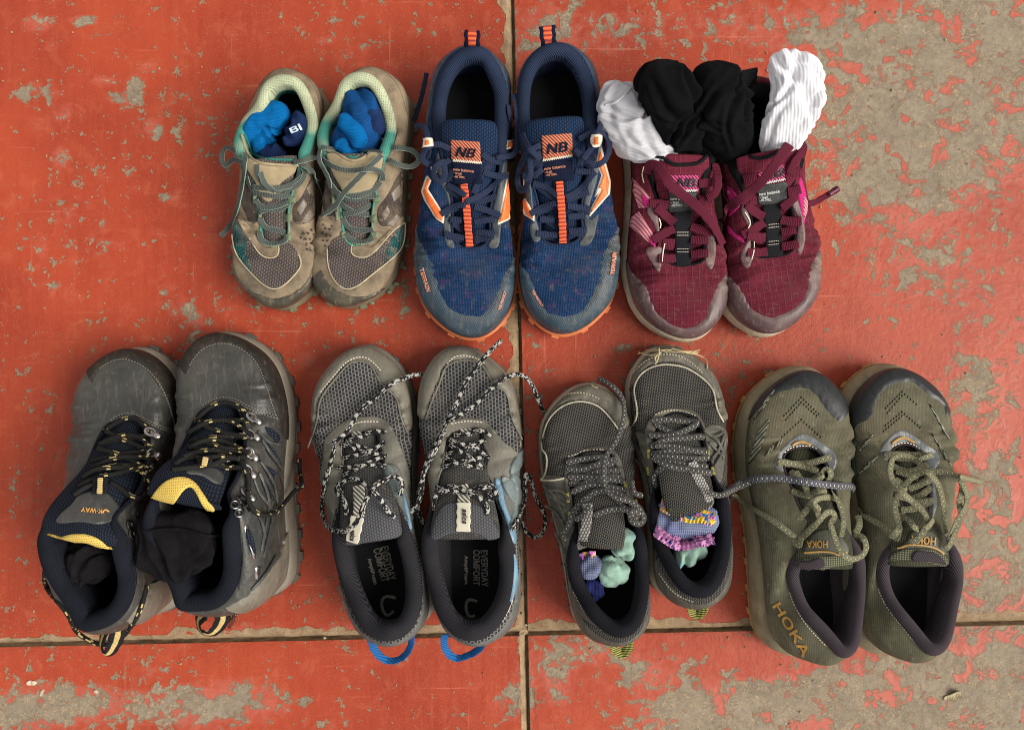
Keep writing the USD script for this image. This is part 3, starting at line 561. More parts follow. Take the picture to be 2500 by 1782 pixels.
def ellipse(c, rx, ry=None, n=20, a=0.0):
    th = np.linspace(0, 2 * np.pi, n, endpoint=False); x, y = rx * np.cos(th), (ry or rx) * np.sin(th)
    return np.stack([c[0] + x * math.cos(a) - y * math.sin(a), c[1] + x * math.sin(a) + y * math.cos(a)], 1)
BLACK_IN = cloth('dark_lining', (0.012, 0.012, 0.015), (0.006, 0.006, 0.007), 'cell', .0012, .0012, .0003, var=.2)
BLACK_SOLE = cloth('dark_insole', (0.010, 0.010, 0.012), var=.2)
# ---------------------------------------------------------------- navy and orange trail shoes
B_ = Crop(980, 50, 0.4926)
NAVY = lin(34, 52, 92)
navy_mesh = cloth('navy_mesh', (0.016, 0.052, 0.135), (0.006, 0.014, 0.042), 'cell', .0026, .0016, .0004, dirt=(0.10, 0.11, 0.11), damt=.22, var=.3,
    extra=lambda g, o, c: g.mix(g.mr(g.noise(g.map(o, scale=(110, 70, 20)), 1.0, 3), .57, .60, 0, .7), c, (0.035, 0.03, 0.085)))
navy_knit = cloth('navy_knit', (0.026, 0.038, 0.076), (0.015, 0.022, 0.044), 'rib', .0016, rot=.8, var=.25)
navy_tongue = cloth('navy_tongue', (0.016, 0.036, 0.080), (0.008, 0.015, 0.038), 'cell', .0032, .0022, .0006, var=.2)
navy_dark = cloth('navy_dark', (0.010, 0.014, 0.036), (0.006, 0.009, 0.022), 'cell', .0018, .0014, .0003, var=.2)
slate_rubber = rubber('slate_rubber', (0.035, 0.060, 0.085), (0.13, 0.125, 0.10), .45, .42, emboss=.0022, scuff=.9)
grey_rubber = rubber('grey_rubber', (0.045, 0.055, 0.062), (0.12, 0.11, 0.09), .4, .5)
orange_rubber = rubber('orange_rubber', (0.62, 0.17, 0.055), (0.30, 0.17, 0.10), .25, .55)
orange_print = rubber('orange_print', (0.72, 0.13, 0.02), (0.75, 0.45, 0.28), .2, .5, dscale=300)
cream_line = rubber('cream_line', (0.66, 0.58, 0.46), None, .2, .5)
orange_web = cloth('orange_web', (0.74, 0.13, 0.045), (0.30, 0.04, 0.03), 'rib', .0035, var=.15)
orange_label = cloth('orange_label', (0.70, 0.19, 0.075), (0.09, 0.05, 0.07), 'rib', .0022, rot=.75, var=.1)
navy_lace = lace_mat('navy_lace', (0.022, 0.030, 0.060))
peach_print = rubber('peach_print', (0.66, 0.27, 0.17), None, .1, .6)
navy_side = rubber('navy_side', (0.022, 0.035, 0.055), (0.10, 0.10, 0.09), .35, .5)
def navy(name, label, side, d):
    S = Shoe('trail_shoe', label, 'navy and orange trail shoes', B_([d['heel']])[0], B_([d['toe']])[0], .0945, side, B_(d['open']), [(0, .092), (.2, .080), (.36, .068), (.50, .080), (.58, .078), (.9, .063), (1, .060)], wfl=d.get('wfl'))
    S.body(navy_mesh, slate_rubber, orange_rubber, navy_dark, BLACK_SOLE, navy_knit, collar=.013, lug=(30, .010, .002), flare=.002, of=.0032, ot=.0085)
    S.heel_counter(navy_side, .21, .9)
    S.guard('toe_cap', B_(d['cap']), slate_rubber, .0014)
    for e in d['stay']: S.patch('eyestay', B_(e), grey_rubber, .0010)
    for e in d['n']:
        q = S.patch('side_emblem', B_(e), cream_line, .0017, sm=False); S.patch('emblem_fill', np.array(shapely.Polygon(B_(e)[:, :2]).buffer(-3.2).exterior.coords)[:-1] if shapely.Polygon(B_(e)[:, :2]).buffer(-3.2).geom_type == 'Polygon' else B_(e), orange_print, .0012, sm=False, parent=q)
    to = d['tongue']; tg = S.strip('tongue', [(*B_([p[:2]])[0], p[2] * .4926, p[3]) for p in to], navy_tongue, .007, .006, layers=('all', 'tongue'))
    for k, e in enumerate(d['low']): S.lace('lace_crossing', B_(e), navy_lace, .0062, .0013)
    lb = S.patch('tongue_label', B_(d['label']), navy_dark, .0012, 'all', sm=False)
    S.patch('label_top', B_(d['ltop']), orange_label, .0010, 'all', sm=False, parent=lb)
    c = B_(d['logo']); S.text('emblem_letters', 'NB', c[0], c[1], d['lh'] * .4926, navy_dark, bold=True, parent=lb, slant=.25)
    zz = B_(d['zig']); zl = np.linalg.norm(zz[1] - zz[0]); n = 13; dirn = (zz[1] - zz[0]) / zl; nn = np.array([dirn[1], -dirn[0]])
    S.lace('zigzag_stitch', [zz[0] + dirn * zl * k / (2 * n) + nn * (5.5 if k % 2 else 0) for k in range(2 * n + 1)], cream_line, .0009, .0008, taut=3, step=1.2, parent=lb, splat=False)
    for tx, a, b, h in d['words']: a, b = B_([a, b]); S.text('label_words', tx, a, b, h * .4926, peach_print, parent=lb)
    st = S.lace('centre_strap', B_(d['strap']), navy_dark, .0128, .0016, taut=9)
    S.lace('strap_ribs', B_(d['strap']), orange_web, .0072, .0012, taut=9, lift=.0004, parent=st)
    for e in d['high']: S.lace('lace', B_(e), navy_lace, .0060, .0013, dz=None)
    for e in d['loops']: S.lace('lace_loop', B_(e[0]), navy_lace, .0056, .0019, dz=e[1], drop=e[2])
    for tx, a, b, h in d['print']: a, b = B_([a, b]); S.text('side_print', tx, a, b, h * .4926, peach_print, layer='upper', bold=True)
    pt = S.lace('pull_tab', B_(d['tab']), navy_dark, .0150, .0018, zs=d['tabz'], splat=False)
    S.lace('tab_ribs', B_(d['tab']), orange_web, .0085, .0012, zs=[z + .0007 for z in d['tabz']], parent=pt, splat=False)
    for e in d.get('aglet', []): S.lace('lace_end', B_(e[0]), navy_lace, .0048, .0013, zs=e[1])
    for e in d['bands']: q = S.patch('lace_band', B_(e), cream_line, .0030, 'all', sm=False, step=2, edge=1); S.patch('band_print', B_(e).mean(0) + (B_(e) - B_(e).mean(0)) * .55, orange_print, .0020, 'all', sm=False, step=2, edge=1, parent=q)
    return S
navy('r', 'navy and orange trail shoe, left of its pair, beside the blue socks shoe', -1, dict(
    heel=(366, 262), toe=(310, 1562),
    open='360,128 280,150 205,235 165,340 152,450 160,560 190,680 225,800 245,900 245,1000 255,1090 300,1128 345,1135 395,1128 440,1085 445,1000 455,900 480,800 510,690 525,570 528,450 520,330 485,235 435,150',
    cap='58,1020 105,1110 160,1210 195,1350 270,1438 372,1462 430,1425 475,1330 512,1250 560,1170',
    stay=['190,640 165,720 205,830 222,870 230,960 205,995 208,1030 228,1120 262,1128 255,1085 245,1000 245,905 225,800', '510,690 485,790 462,890 448,1000 443,1085 432,1122 470,1130 492,1040 520,900 532,780 530,700'],
    n=['128,765 150,795 132,835 214,965 210,1010 170,985 118,900 100,850', '145,708 178,750 168,790 150,765', '534,740 512,830 485,965 472,1018 536,988 552,900 550,800'],
    tongue=[(345, 1150, 95, .052), (345, 1000, 98, .062), (343, 850, 108, .072), (340, 720, 130, .082), (338, 600, 142, .092), (335, 540, 140, .098), (335, 505, 128, .100)],
    low=['232,1070 340,1092 455,1068', '238,985 345,1060 462,1045', '205,955 290,925 370,905 470,870', '250,1000 340,985 462,985', '228,830 330,900 485,965', '240,780 300,800 250,760', '462,690 400,760 360,860'],
    label='252,700 392,700 402,812 256,812', ltop='243,592 390,602 396,712 245,695', logo=[(268, 672), (358, 682)], lh=44, zig=[(256, 700), (396, 712)],
    words=[('new balance', (260, 744), (358, 754), 13), ('-trail', (260, 762), (298, 766), 11), ('-NITREL', (260, 779), (315, 784), 10)],
    strap='310,812 322,920 330,1020 338,1122',
    high=['196,962 255,925 318,912', '318,900 420,850 500,775', '360,925 420,940 490,972', '215,1058 270,1070 312,1078', '365,1050 420,1052 462,1062', '240,985 300,990', '360,1000 460,985', '225,815 290,850 318,870', '400,690 470,700 552,685', '405,750 470,770 530,770', '400,660 450,690 550,650', '160,760 210,790 238,775 248,735'],
    loops=[('115,560 135,660 120,700 160,712 225,700 240,690', [.0, .004, .006, .006, .004, .0], None), ('240,640 180,615 120,640 105,690 135,715', [0, .006, .010, .010, .006], None), ('68,530 95,520 125,560 128,640', [.03, .03, .02, .012], .05), ('530,420 540,520 535,620 500,690', [.004, .008, .008, .0], .06), ('560,365 572,470 575,600 560,660 470,680', [.0, 0, .0, .0, 0], .07), ('200,690 215,760 190,800 160,770 175,720 215,700', [.002, .006, .006, .006, .006, .002], None)],
    print=[('TERRAIN', (92, 1232), (128, 1345), 17), ('TOE PROTECT', (488, 1435), (518, 1345), 11)],
    bands=['108,592 142,586 148,624 114,630', '526,594 552,592 550,640 522,640'],
    tab='349,165 350,120 351,50', tabz=[.082, .093, .099],
    aglet=[('62,500 85,430 105,360 125,262', [.03, .03, .032, .034])]))
navy('r', 'navy and orange trail shoe, right of its pair, next to the white sock', 1, dict(
    heel=(750, 255), toe=(846, 1542),
    open='738,112 660,150 600,235 575,340 570,450 580,560 610,690 640,800 668,900 680,1000 690,1080 740,1115 790,1118 850,1108 900,1062 900,980 905,880 925,780 950,660 962,560 965,440 950,320 905,205 840,130 790,112',
    cap='592,1200 640,1270 672,1350 720,1435 815,1462 900,1430 940,1360 975,1280 985,1190 1020,1110 1075,1020',
    stay=['640,800 650,880 672,1000 690,1085 660,1100 640,1010 655,1000 630,930 612,800 610,700', '950,660 930,770 908,870 903,980 905,1065 880,1110 925,1115 970,1010 975,960 935,985 930,940 960,830 975,700'],
    n=['592,890 615,880 662,965 660,1000 610,965', '985,600 1005,690 1035,800 1030,865 925,985 935,935 985,840 945,905 990,770 965,700', '585,790 600,770 605,820 592,840'],
    tongue=[(795, 1130, 95, .052), (790, 1000, 98, .062), (780, 850, 108, .072), (770, 720, 135, .082), (762, 600, 150, .092), (758, 530, 148, .099), (755, 495, 140, .101)],
    low=['680,1055 790,1080 910,1035', '690,970 800,1040 905,1060', '665,955 730,930 820,890 930,850', '690,990 790,975 905,970', '650,800 770,890 930,950', '600,770 690,690 660,780'],
    label='700,690 848,690 858,795 705,800', ltop='692,572 846,558 852,672 700,700', logo=[(722, 662), (822, 648)], lh=46, zig=[(702, 700), (846, 676)],
    words=[('new balance', (711, 742), (812, 728), 13), ('-trail', (712, 758), (748, 754), 11), ('-NITREL', (714, 772), (772, 766), 10)],
    strap='783,798 792,910 798,1010 800,1105',
    high=['640,960 700,925 768,905', '815,880 880,840 960,750', '822,920 870,925 935,935', '668,1055 720,1060 775,1065', '828,1045 880,1040 918,1040', '685,985 760,990', '825,975 905,965', '650,810 720,830 770,870', '850,640 920,690 960,680', '860,745 920,750 955,750', '600,770 650,770 700,735'],
    loops=[('690,620 630,650 590,720 575,800 595,845 630,800 620,720', [.0, .006, .010, .010, .010, .008, .004], .06), ('880,590 940,560 1000,560 1030,610 1010,690 950,720 890,700', [.004, .010, .014, .016, .016, .012, .004], .07), ('860,640 890,690 880,720 900,700 960,720', [.004, .008, .006, .006, .004], None), ('1000,470 985,530 960,600 900,690', [.004, .012, .012, .004], .075), ('690,660 640,690 640,760 610,790', [.002, .008, .008, .006], None), ('600,560 625,620 690,690', [.004, .008, .004], None)],
    print=[('TERRAIN', (1050, 1262), (1064, 1150), 17), ('TOE PROTECT', (645, 1340), (695, 1420), 11)],
    bands=['564,606 590,600 592,655 566,660', '950,566 986,562 980,622 944,628'],
    tab='735,150 728,100 722,28', tabz=[.082, .094, .100]))
# ---------------------------------------------------------------- maroon trail shoes with socks stuffed in
C_ = Crop(1430, 60, 0.4926)
mar_rip = cloth('maroon_ripstop', (0.100, 0.0125, 0.024), (0.145, 0.030, 0.044), 'grid', .0058, .0066, var=.25, dirt=(.13, .06, .055), damt=.2)
mar_tongue = cloth('maroon_tongue', (0.110, 0.014, 0.027), (0.16, 0.034, 0.05), 'grid', .005, .005, var=.2)
mar_rubber = rubber('maroon_rubber', (0.085, 0.045, 0.046), (0.19, 0.15, 0.12), .4, .45, dist=.0002)
mar_stay = rubber('maroon_overlay', (0.11, 0.06, 0.06), (0.2, 0.14, 0.12), .4, .45)
mar_foam = rubber('cream_foam', (0.52, 0.43, 0.31), (0.24, 0.16, 0.10), .5, .7)
mar_sole = rubber('maroon_sole', (0.075, 0.045, 0.04), (0.2, 0.15, 0.11), .5, .7)
mar_lace = lace_mat('maroon_lace', (0.092, 0.012, 0.026))
pink_hot = cloth('pink_emblem', (0.55, 0.03, 0.19), (0.42, 0.02, 0.15), 'rib', .0016, var=.1, rough=.5)
pink_pale = cloth('pink_pale_emblem', (0.62, 0.26, 0.29), (0.33, 0.10, 0.13), 'rib', .0026, rot=1.0, var=.1, rough=.5)
pink_label = cloth('pink_label', (0.62, 0.09, 0.24), (0.10, 0.02, 0.04), 'rib', .0022, rot=.75, var=.1)
black_pad = cloth('black_padding', (0.014, 0.014, 0.016), (0.008, 0.008, 0.009), 'cell', .0014, .0014, .0003, var=.25)
black_web = cloth('black_webbing', (0.016, 0.017, 0.020), (0.008, 0.008, 0.010), 'rib', .0018, var=.15, rough=.7)
black_label = rubber('black_label', (0.022, 0.024, 0.024), (0.06, 0.06, 0.06), .25, .6)
white_print = rubber('white_print', (0.62, 0.62, 0.58), None, .1, .6)
black_print = rubber('black_print', (0.012, 0.010, 0.013), None, .1, .5)
def maroon(label, side, d):
    S = Shoe('maroon_trail_shoe', label, 'maroon trail shoes', C_([d['heel']])[0], C_([d['toe']])[0], d['wf'], side, C_(d['open']), [(0, .090), (.2, .078), (.36, .066), (.50, .078), (.58, .076), (.9, .060), (1, .057)])
    S.body(mar_rip, mar_foam, mar_sole, BLACK_IN, BLACK_SOLE, black_pad, collar=.012, lug=(30, .008, .0015), flare=.004, of=-.001)
    S.heel_counter(mar_rubber, .15, .6)
    S.guard('toe_cap', C_(d['cap']), mar_rubber, .0013)
    for m, e in d['n']: S.patch('side_emblem', C_(e), m, .0010, sm=False)
    for e in d['stay']: S.patch('eyestay', C_(e), mar_stay, .0011)
    S.strip('tongue', [(*C_([p[:2]])[0], p[2] * .4926, p[3]) for p in d['tongue']], mar_tongue, .006, .004, layers=('all', 'tongue'), wav=.004)
    S.lace('tongue_binding', C_(d['bind']), black_pad, .0036, round_=True, taut=5)
    for e in d['low']: S.lace('lace_crossing', C_(e), mar_lace, .0085, .0013)
    lb = S.patch('tongue_label', C_(d['label']), black_label, .0012, 'all', sm=False)
    S.patch('label_top', C_(d['ltop']), pink_label, .0010, 'all', sm=False, parent=lb)
    c = C_(d['logo']); S.text('emblem_letters', 'NB', c[0], c[1], 42 * .4926, black_print, bold=True, parent=lb, slant=.25)
    zz = C_(d['zig']); zl = np.linalg.norm(zz[1] - zz[0]); n = 12; dirn = (zz[1] - zz[0]) / zl; nn = np.array([dirn[1], -dirn[0]])
    S.lace('zigzag_stitch', [zz[0] + dirn * zl * k / (2 * n) + nn * (5.0 if k % 2 else 0) for k in range(2 * n + 1)], white_print, .0009, .0008, taut=3, step=1.2, parent=lb, splat=False)
    for tx, a, b, h in d['words']: a, b = C_([a, b]); S.text('label_words', tx, a, b, h * .4926, white_print, parent=lb)
    st = S.lace('centre_strap', C_(d['strap']), black_web, .0165, .0016, taut=9)
    for a, b in d['stitch']:
        a, b = C_([a, b])
        for k in range(6): S.lace('strap_stitch', [a + (b - a) * (k + .2) / 6, a + (b - a) * (k + .8) / 6], cream_line, .0006, .0005, taut=3, parent=st, step=1, splat=False)
    for e in d['high']: S.lace('lace', C_(e), mar_lace, .0086, .0013)
    for e in d['loops']: S.lace('lace_end', C_(e[0]), mar_lace, e[3] if len(e) > 3 else .0078, .0017, dz=e[1], drop=e[2])
    S.lace('pull_tab', C_(d['tab']), black_web, .0165, .0018, zs=d['tabz'], splat=False)
    for e in d.get('piping', []): S.lace('eyelet_piping', C_(e), cream_line, .0010, .0008, taut=3)
    return S
M1 = maroon('maroon trail shoe, left of its pair, next to the navy shoes', -1, dict(wf=.0915,
    heel=(375, 385), toe=(452, 1556),
    open='490,285 400,290 330,320 280,430 265,560 285,680 310,760 335,840 355,920 365,1010 382,1090 392,1165 430,1195 482,1200 545,1192 588,1170 595,1090 588,980 592,850 606,760 640,690 648,600 620,470 570,345',
    cap='190,1120 235,1230 305,1300 338,1400 415,1478 512,1500 582,1460 612,1380 650,1290 690,1240',
    stay=['302,930 330,980 352,1100 318,1100 296,1120 330,1190 362,1230 378,1180 380,1095 366,1015 352,925 320,880', '595,1000 600,1070 592,1180 620,1215 646,1130 642,1050 622,1000'],
    n=[(pink_pale, '232,760 285,815 330,870 330,905 262,912 225,800'), (pink_pale, '262,925 345,1050 347,1112 216,1002 214,965'), (pink_hot, '270,835 330,880 332,905 285,905'), (pink_hot, '310,1050 345,1060 346,1108 320,1090'), (pink_hot, '612,1040 648,1062 626,1088')],
    tongue=[(482, 1210, 92, .048), (482, 1050, 100, .056), (480, 900, 112, .068), (475, 770, 132, .081), (470, 690, 142, .089), (470, 655, 140, .091)],
    bind='345,655 380,660 430,690 500,695 560,685 600,650',
    low=['370,1150 480,1165 590,1140', '360,1080 470,1100 595,1065', '345,1060 420,1010 520,960 590,900', '350,920 430,980 600,1030', '330,890 470,890 620,865'],
    label='412,830 553,830 553,925 540,936 418,936 406,925', ltop='418,748 560,746 562,828 414,832', logo=[(452, 802), (540, 806)], zig=[(416, 832), (552, 828)],
    words=[('new balance', (422, 872), (520, 866), 14), ('-trail', (422, 889), (462, 888), 11), ('-NITREL', (422, 902), (478, 900), 10)],
    strap='478,930 484,1060 484,1195', stitch=[((452, 1030), (510, 1030)), ((452, 1045), (510, 1045)), ((452, 1112), (510, 1112)), ((452, 1128), (510, 1128))],
    high=['332,1070 390,1035 440,1010', '520,1000 580,1020 625,1032', '360,1160 410,1160 446,1158', '520,1140 560,1135 608,1132', '380,1080 440,1085', '520,1065 600,1070', '315,885 370,890 410,895', '555,870 600,870 632,865', '350,805 390,800 420,790', '560,790 600,785 635,780', '350,905 400,950 440,985', '525,920 570,890 600,860'],
    loops=[('300,740 310,705 350,700 400,770 460,830 560,910 630,990 680,1090', [.004, .010, .012, .010, .010, .008, .006, .004], None, .0095), ('640,690 655,760 645,830 600,860', [.004, .006, .005, .002], None)],
    tab='498,330 497,300 496,262', tabz=[.084, .092, .096],
    piping=['362,960 372,990 368,1010', '392,1085 382,1140 380,1175', '290,700 280,740 288,785']))
M2 = maroon('maroon trail shoe, right of its pair, with a loose lace end on the floor', 1, dict(wf=.0915,
    heel=(727, 370), toe=(925, 1522),
    open='862,285 790,315 735,400 705,520 695,620 712,720 755,800 795,900 820,990 818,1070 822,1140 860,1158 930,1156 1000,1142 1035,1115 1046,1040 1034,940 1018,860 1040,780 1080,690 1082,600 1050,480 1000,380 935,310',
    cap='698,1230 745,1280 785,1330 822,1400 905,1447 990,1425 1060,1375 1100,1290 1112,1200 1165,1100',
    stay=['770,930 800,1000 795,1080 765,1160 800,1210 825,1165 820,1080 822,990 800,920 775,890', '1015,880 1050,960 1040,1080 1062,1142 1086,1080 1086,1000 1062,900 1040,860'],
    n=[(pink_hot, '678,780 730,820 768,870 765,905 705,960 715,880'), (pink_pale, '680,790 715,830 705,880 685,850'), (pink_hot, '700,985 745,1040 786,1050 784,1090 706,1035'), (pink_hot, '1060,735 1090,830 1100,890 1085,990 1050,1022 1062,930 1050,830'), (pink_pale, '1082,840 1103,880 1098,930 1080,985 1076,900')],
    tongue=[(930, 1160, 92, .048), (925, 1000, 100, .056), (918, 860, 115, .068), (912, 750, 150, .082), (905, 660, 160, .090), (902, 640, 158, .091)],
    bind='755,640 800,650 860,662 930,645 985,605 1030,580',
    low=['815,1120 930,1130 1040,1095', '810,1050 920,1070 1040,1020', '770,1045 860,990 960,930 1030,860', '790,890 890,950 1050,985', '770,870 900,870 1050,830'],
    label='846,802 990,778 1000,790 998,880 985,892 862,895 848,880', ltop='852,735 985,690 996,770 852,800', logo=[(885, 772), (975, 748)], zig=[(850, 800), (990, 772)],
    words=[('new balance', (860, 848), (960, 832), 14), ('-trail', (862, 864), (902, 860), 11), ('-NITREL', (862, 876), (918, 872), 10)],
    strap='922,893 932,1020 936,1150', stitch=[((905, 992), (958, 988)), ((905, 1007), (958, 1003)), ((905, 1076), (958, 1072)), ((905, 1092), (958, 1088))],
    high=['775,1045 840,1010 885,980', '965,965 1010,975 1070,975', '800,1130 850,1130 900,1125', '970,1100 1010,1095 1055,1085', '800,1050 890,1055', '968,1030 1040,1015', '770,870 810,872 846,868', '1000,830 1030,825 1065,815', '780,770 815,760 846,752', '990,755 1030,740 1065,730', '800,890 840,930 885,955', '970,910 1010,880 1040,850'],
    loops=[('1065,650 1075,605 1040,585 990,620 920,720 850,800 760,870 695,930 676,985', [.002, .010, .014, .014, .012, .012, .010, .008, .006], None, .0098), ('1010,745 1030,690 1060,650 1075,640', [.004, .004, .004, .002], None), ('1100,890 1140,880 1170,862 1200,845 1254,812', None, None, .0062)],
    tab='812,330 810,290 808,222', tabz=[.083, .094, .099],
    piping=['788,930 815,985 805,1010', '835,1075 832,1130 822,1165']))
_lm = rubber('aglet_film', (0.12, 0.02, 0.045), None, .1, .25)
M2.lace('aglet', C_('1205,843 1254,812'), _lm, .0036, round_=True, drop=0.001)
def sock(name, label, C, k, pts, mat, group=None, **kw):
    p = [(*C([q[:2]])[0], q[2] * k, q[3], q[4]) for q in pts]; a = un(np.array(p)[:, :2], np.array(p)[:, 3]).mean(0)
    xy = np.array(p)[:, :2]; T = Thing(name, label, 'sock', group, (a[0], a[1]), 0.0, (*(xy.min(0) - 190), *(xy.max(0) + 190)))
    T.blob('knit', p, mat, **kw); return T
white_knit = cloth('white_knit', (0.70, 0.69, 0.71), (0.50, 0.49, 0.54), 'cell', .0016, .0011, .0003, var=.12, rough=.95, sheen=.2)
white_rib = cloth('white_rib', (0.70, 0.69, 0.71), (0.58, 0.57, 0.61), 'rib', .0030, rot=-.15, var=.1, rough=.95, sheen=.2, dirt=(.42, .36, .28), damt=.12, dist=.0002)
black_knit = cloth('black_knit', (0.0075, 0.0075, 0.009), (0.004, 0.004, 0.005), 'cell', .0014, .0009, .0003, var=.5, rough=.95)
W1 = sock('white_sock', 'white ankle sock flopped out over the left maroon shoe collar', C_, .4926, [(430, 690, 30, .078, .006), (385, 640, 60, .083, .010), (310, 590, 95, .087, .012), (225, 520, 125, .086, .013), (185, 430, 112, .083, .013), (165, 350, 95, .080, .012), (170, 290, 75, .078, .010)], white_knit, fold=.0042, seed=3, fscale=45, lump=.006, creases=15)
B1 = sock('black_sock', 'black ribbed sock standing out of the left maroon shoe', C_, .4926, [(500, 690, 85, .055, .016), (495, 590, 110, .070, .018), (455, 480, 130, .088, .020), (420, 370, 130, .102, .021), (390, 260, 132, .108, .021), (385, 180, 118, .108, .019)], black_knit, fold=.0060, seed=11, fscale=42, lump=.010, creases=18)
B2 = sock('black_sock', 'black sock bunched over the left side of the right maroon shoe', C_, .4926, [(760, 640, 70, .060, .014), (720, 560, 115, .078, .019), (690, 450, 135, .094, .021), (655, 340, 132, .104, .022), (630, 240, 118, .108, .020), (625, 185, 100, .107, .017)], black_knit, fold=.0060, seed=19, fscale=42, lump=.010, creases=18)
W2 = sock('white_sock', 'white ribbed sock standing out of the right maroon shoe', C_, .4926, [(885, 655, 68, .074, .006), (945, 600, 96, .084, .009), (1000, 500, 112, .096, .011), (1035, 400, 120, .104, .012), (1045, 300, 118, .108, .012), (1030, 200, 110, .108, .012), (1030, 140, 98, .106, .011)], white_rib, fold=.0030, seed=5, fscale=40, rib=(26, .00012), lump=.006, creases=14)
q = C_('1090,330 1130,300 1165,330 1150,400 1100,430'); W2.blob('heel_pouch', [(*C_([(1075, 400)])[0], 26, .106, .010), (*C_([(1130, 355)])[0], 36, .107, .012), (*C_([(1150, 330)])[0], 30, .106, .010)], white_rib, seed=6, fold=.0015)
W1.lace('cuff_seam', C_('95,400 140,390 190,350 230,310'), white_knit, .0022, round_=True, taut=3)
# ---------------------------------------------------------------- small tan and teal shoes with blue socks
A_ = Crop(500, 150, 0.3879); kA = .3879
tan_suede = cloth('tan_suede', (0.255, 0.195, 0.130), var=.45, dirt=(0.080, 0.064, 0.048), damt=.6, dscale=40, rough=.9)
tan_pale = cloth('pale_suede', (0.34, 0.27, 0.165), var=.25, dirt=(0.22, 0.165, 0.10), damt=.4, dscale=60, rough=.95, sheen=.2)
toe_mesh = cloth('brown_mesh', (0.150, 0.118, 0.105), (0.070, 0.060, 0.058), 'cell', .0036, .0024, .0007, dirt=(.17, .13, .09), damt=.25, dist=.0009)
quarter_mesh = cloth('taupe_mesh', (0.105, 0.082, 0.070), (0.05, 0.042, 0.038), 'cell', .0014, .0012, .0003, dirt=(.19, .14, .09), damt=.5, dscale=50)
teal_mesh = cloth('teal_mesh', (0.018, 0.125, 0.120), (0.020, 0.050, 0.055), 'cell', .0034, .0022, .0007, dirt=(.14, .11, .085), damt=.55, dscale=60)
mint_mesh = cloth('mint_collar', (0.42, 0.46, 0.30), (0.27, 0.31, 0.20), 'hole', .0022, .0022, .10, dirt=(.35, .29, .18), damt=.4, dist=.0007,
    extra=lambda g, o, c: g.mix(g.mr(g('separate_xyz', 'x', vector=o), .052, .060), c, (.060, .245, .195)))
teal_lin = cloth('teal_lining', (0.050, 0.21, 0.17), (0.035, .15, .125), 'cell', .0012, .0012, .0003, var=.2)
teal_cap = rubber('olive_toe_rubber', (0.060, 0.052, 0.038), (0.17, 0.135, 0.085), .42, .28, scuff=.7)
tan_foam = rubber('dirty_tan_foam', (0.20, 0.165, 0.105), (0.12, 0.095, 0.065), .5, .75)
lug_green = rubber('green_lug_rubber', (0.15, 0.16, 0.09), (0.13, 0.10, 0.07), .75, .7)
teal_lace = lace_mat('grey_mint_lace', (0.075, 0.085, 0.078), (0.28, 0.40, 0.31), 'edge', dirt=(.12, .10, .08), damt=.3)
mint_web = cloth('mint_webbing', (0.21, 0.27, 0.17), (0.13, 0.17, 0.11), 'rib', .0012, var=.15, dirt=(.25, .2, .12), damt=.3)
glossy_film = rubber('clear_overlay', (0.135, 0.108, 0.088), (0.2, 0.16, 0.115), .5, .38)
hole_dark = cloth('hole_mesh', (0.055, 0.042, 0.034), var=.3)
seam_tan = rubber('pale_seam', (0.42, 0.35, 0.23), None, .1, .7)
def teal(label, side, d):
    S = Shoe('small_hiking_shoe', label, 'small tan and teal shoes', A_([d['heel']])[0], A_([d['toe']])[0], .0820, side, A_(d['open']), [(0, .086), (.2, .076), (.36, .064), (.50, .076), (.60, .070), (.9, .050), (1, .047)], zs=(.028, .020), spring=.008, heelw=.92)
    S.body(tan_suede, tan_foam, lug_green, teal_lin, BLACK_SOLE, mint_mesh, collar=.011, lug=(22, .008, .0035), flare=.0015)
    S.heel_counter(tan_foam, .16, .62, .0014)
    for m, e in d['mesh']: S.patch('mesh_panel', A_(e), m, .0003, sm=True)
    for e in d['seams']: S.lace('seam', A_(e), seam_tan, .0012, .0008, layer='upper', taut=3, splat=False)
    S.guard('toe_cap', A_(d['cap']), teal_cap, .0016)
    for e in d['stay']: S.patch('eyestay', A_(e), tan_suede, .0012)
    for e in d['film']: S.patch('clear_overlay', A_(e), glossy_film, .0006, sm=False)
    for x, y, r, up in d['tri']:
        c = A_([(x, y)])[0]; r *= kA; S.patch('vent', [(c[0] - r, c[1] + r * .7 * up), (c[0] + r, c[1] + r * .7 * up), (c[0], c[1] - r * .9 * up)], hole_dark, .0004, sm=False, step=2, edge=.8)
    S.strip('tongue', [(*A_([p[:2]])[0], p[2] * kA, p[3]) for p in d['tongue']], toe_mesh, .004, .005, layers=('all', 'tongue'), wav=.006)
    S.patch('tongue_facing', A_(d['face']), tan_pale, .0018, 'tongue', layers=('all',))
    S.lace('tongue_edge', A_(d['edge']), tan_pale, .0026, round_=True, taut=5, lift=.0006)
    S.lace('tongue_backing', A_(d['back']), teal_lin, .0024, round_=True, taut=5)
    for x, y, w, h, a in d['loops']: S.patch('lace_loop', ellipse(A_([(x, y)])[0], w * kA / 2, h * kA / 2, 4, a + math.pi / 4) if False else A_([(x - w / 2, y - h / 2), (x + w / 2, y - h / 2), (x + w / 2, y + h / 2), (x - w / 2, y + h / 2)]), mint_web, .0022, 'all', sm=False)
    for e in d['laces']: S.lace('lace', A_(e), teal_lace, .0052, .0013)
    for e in d['ends']: S.lace('lace_end', A_(e[0]), teal_lace, .0050, .0013, dz=e[1], drop=e[2])
    for k in d['lugs']: c = un(A_([k])[0], .012); m = trimesh.creation.icosphere(2, .0030); v = np.array(m.vertices) * [1.1, .8, .9] + c; S.add('side_lug', v, m.faces, lug_green)
    return S
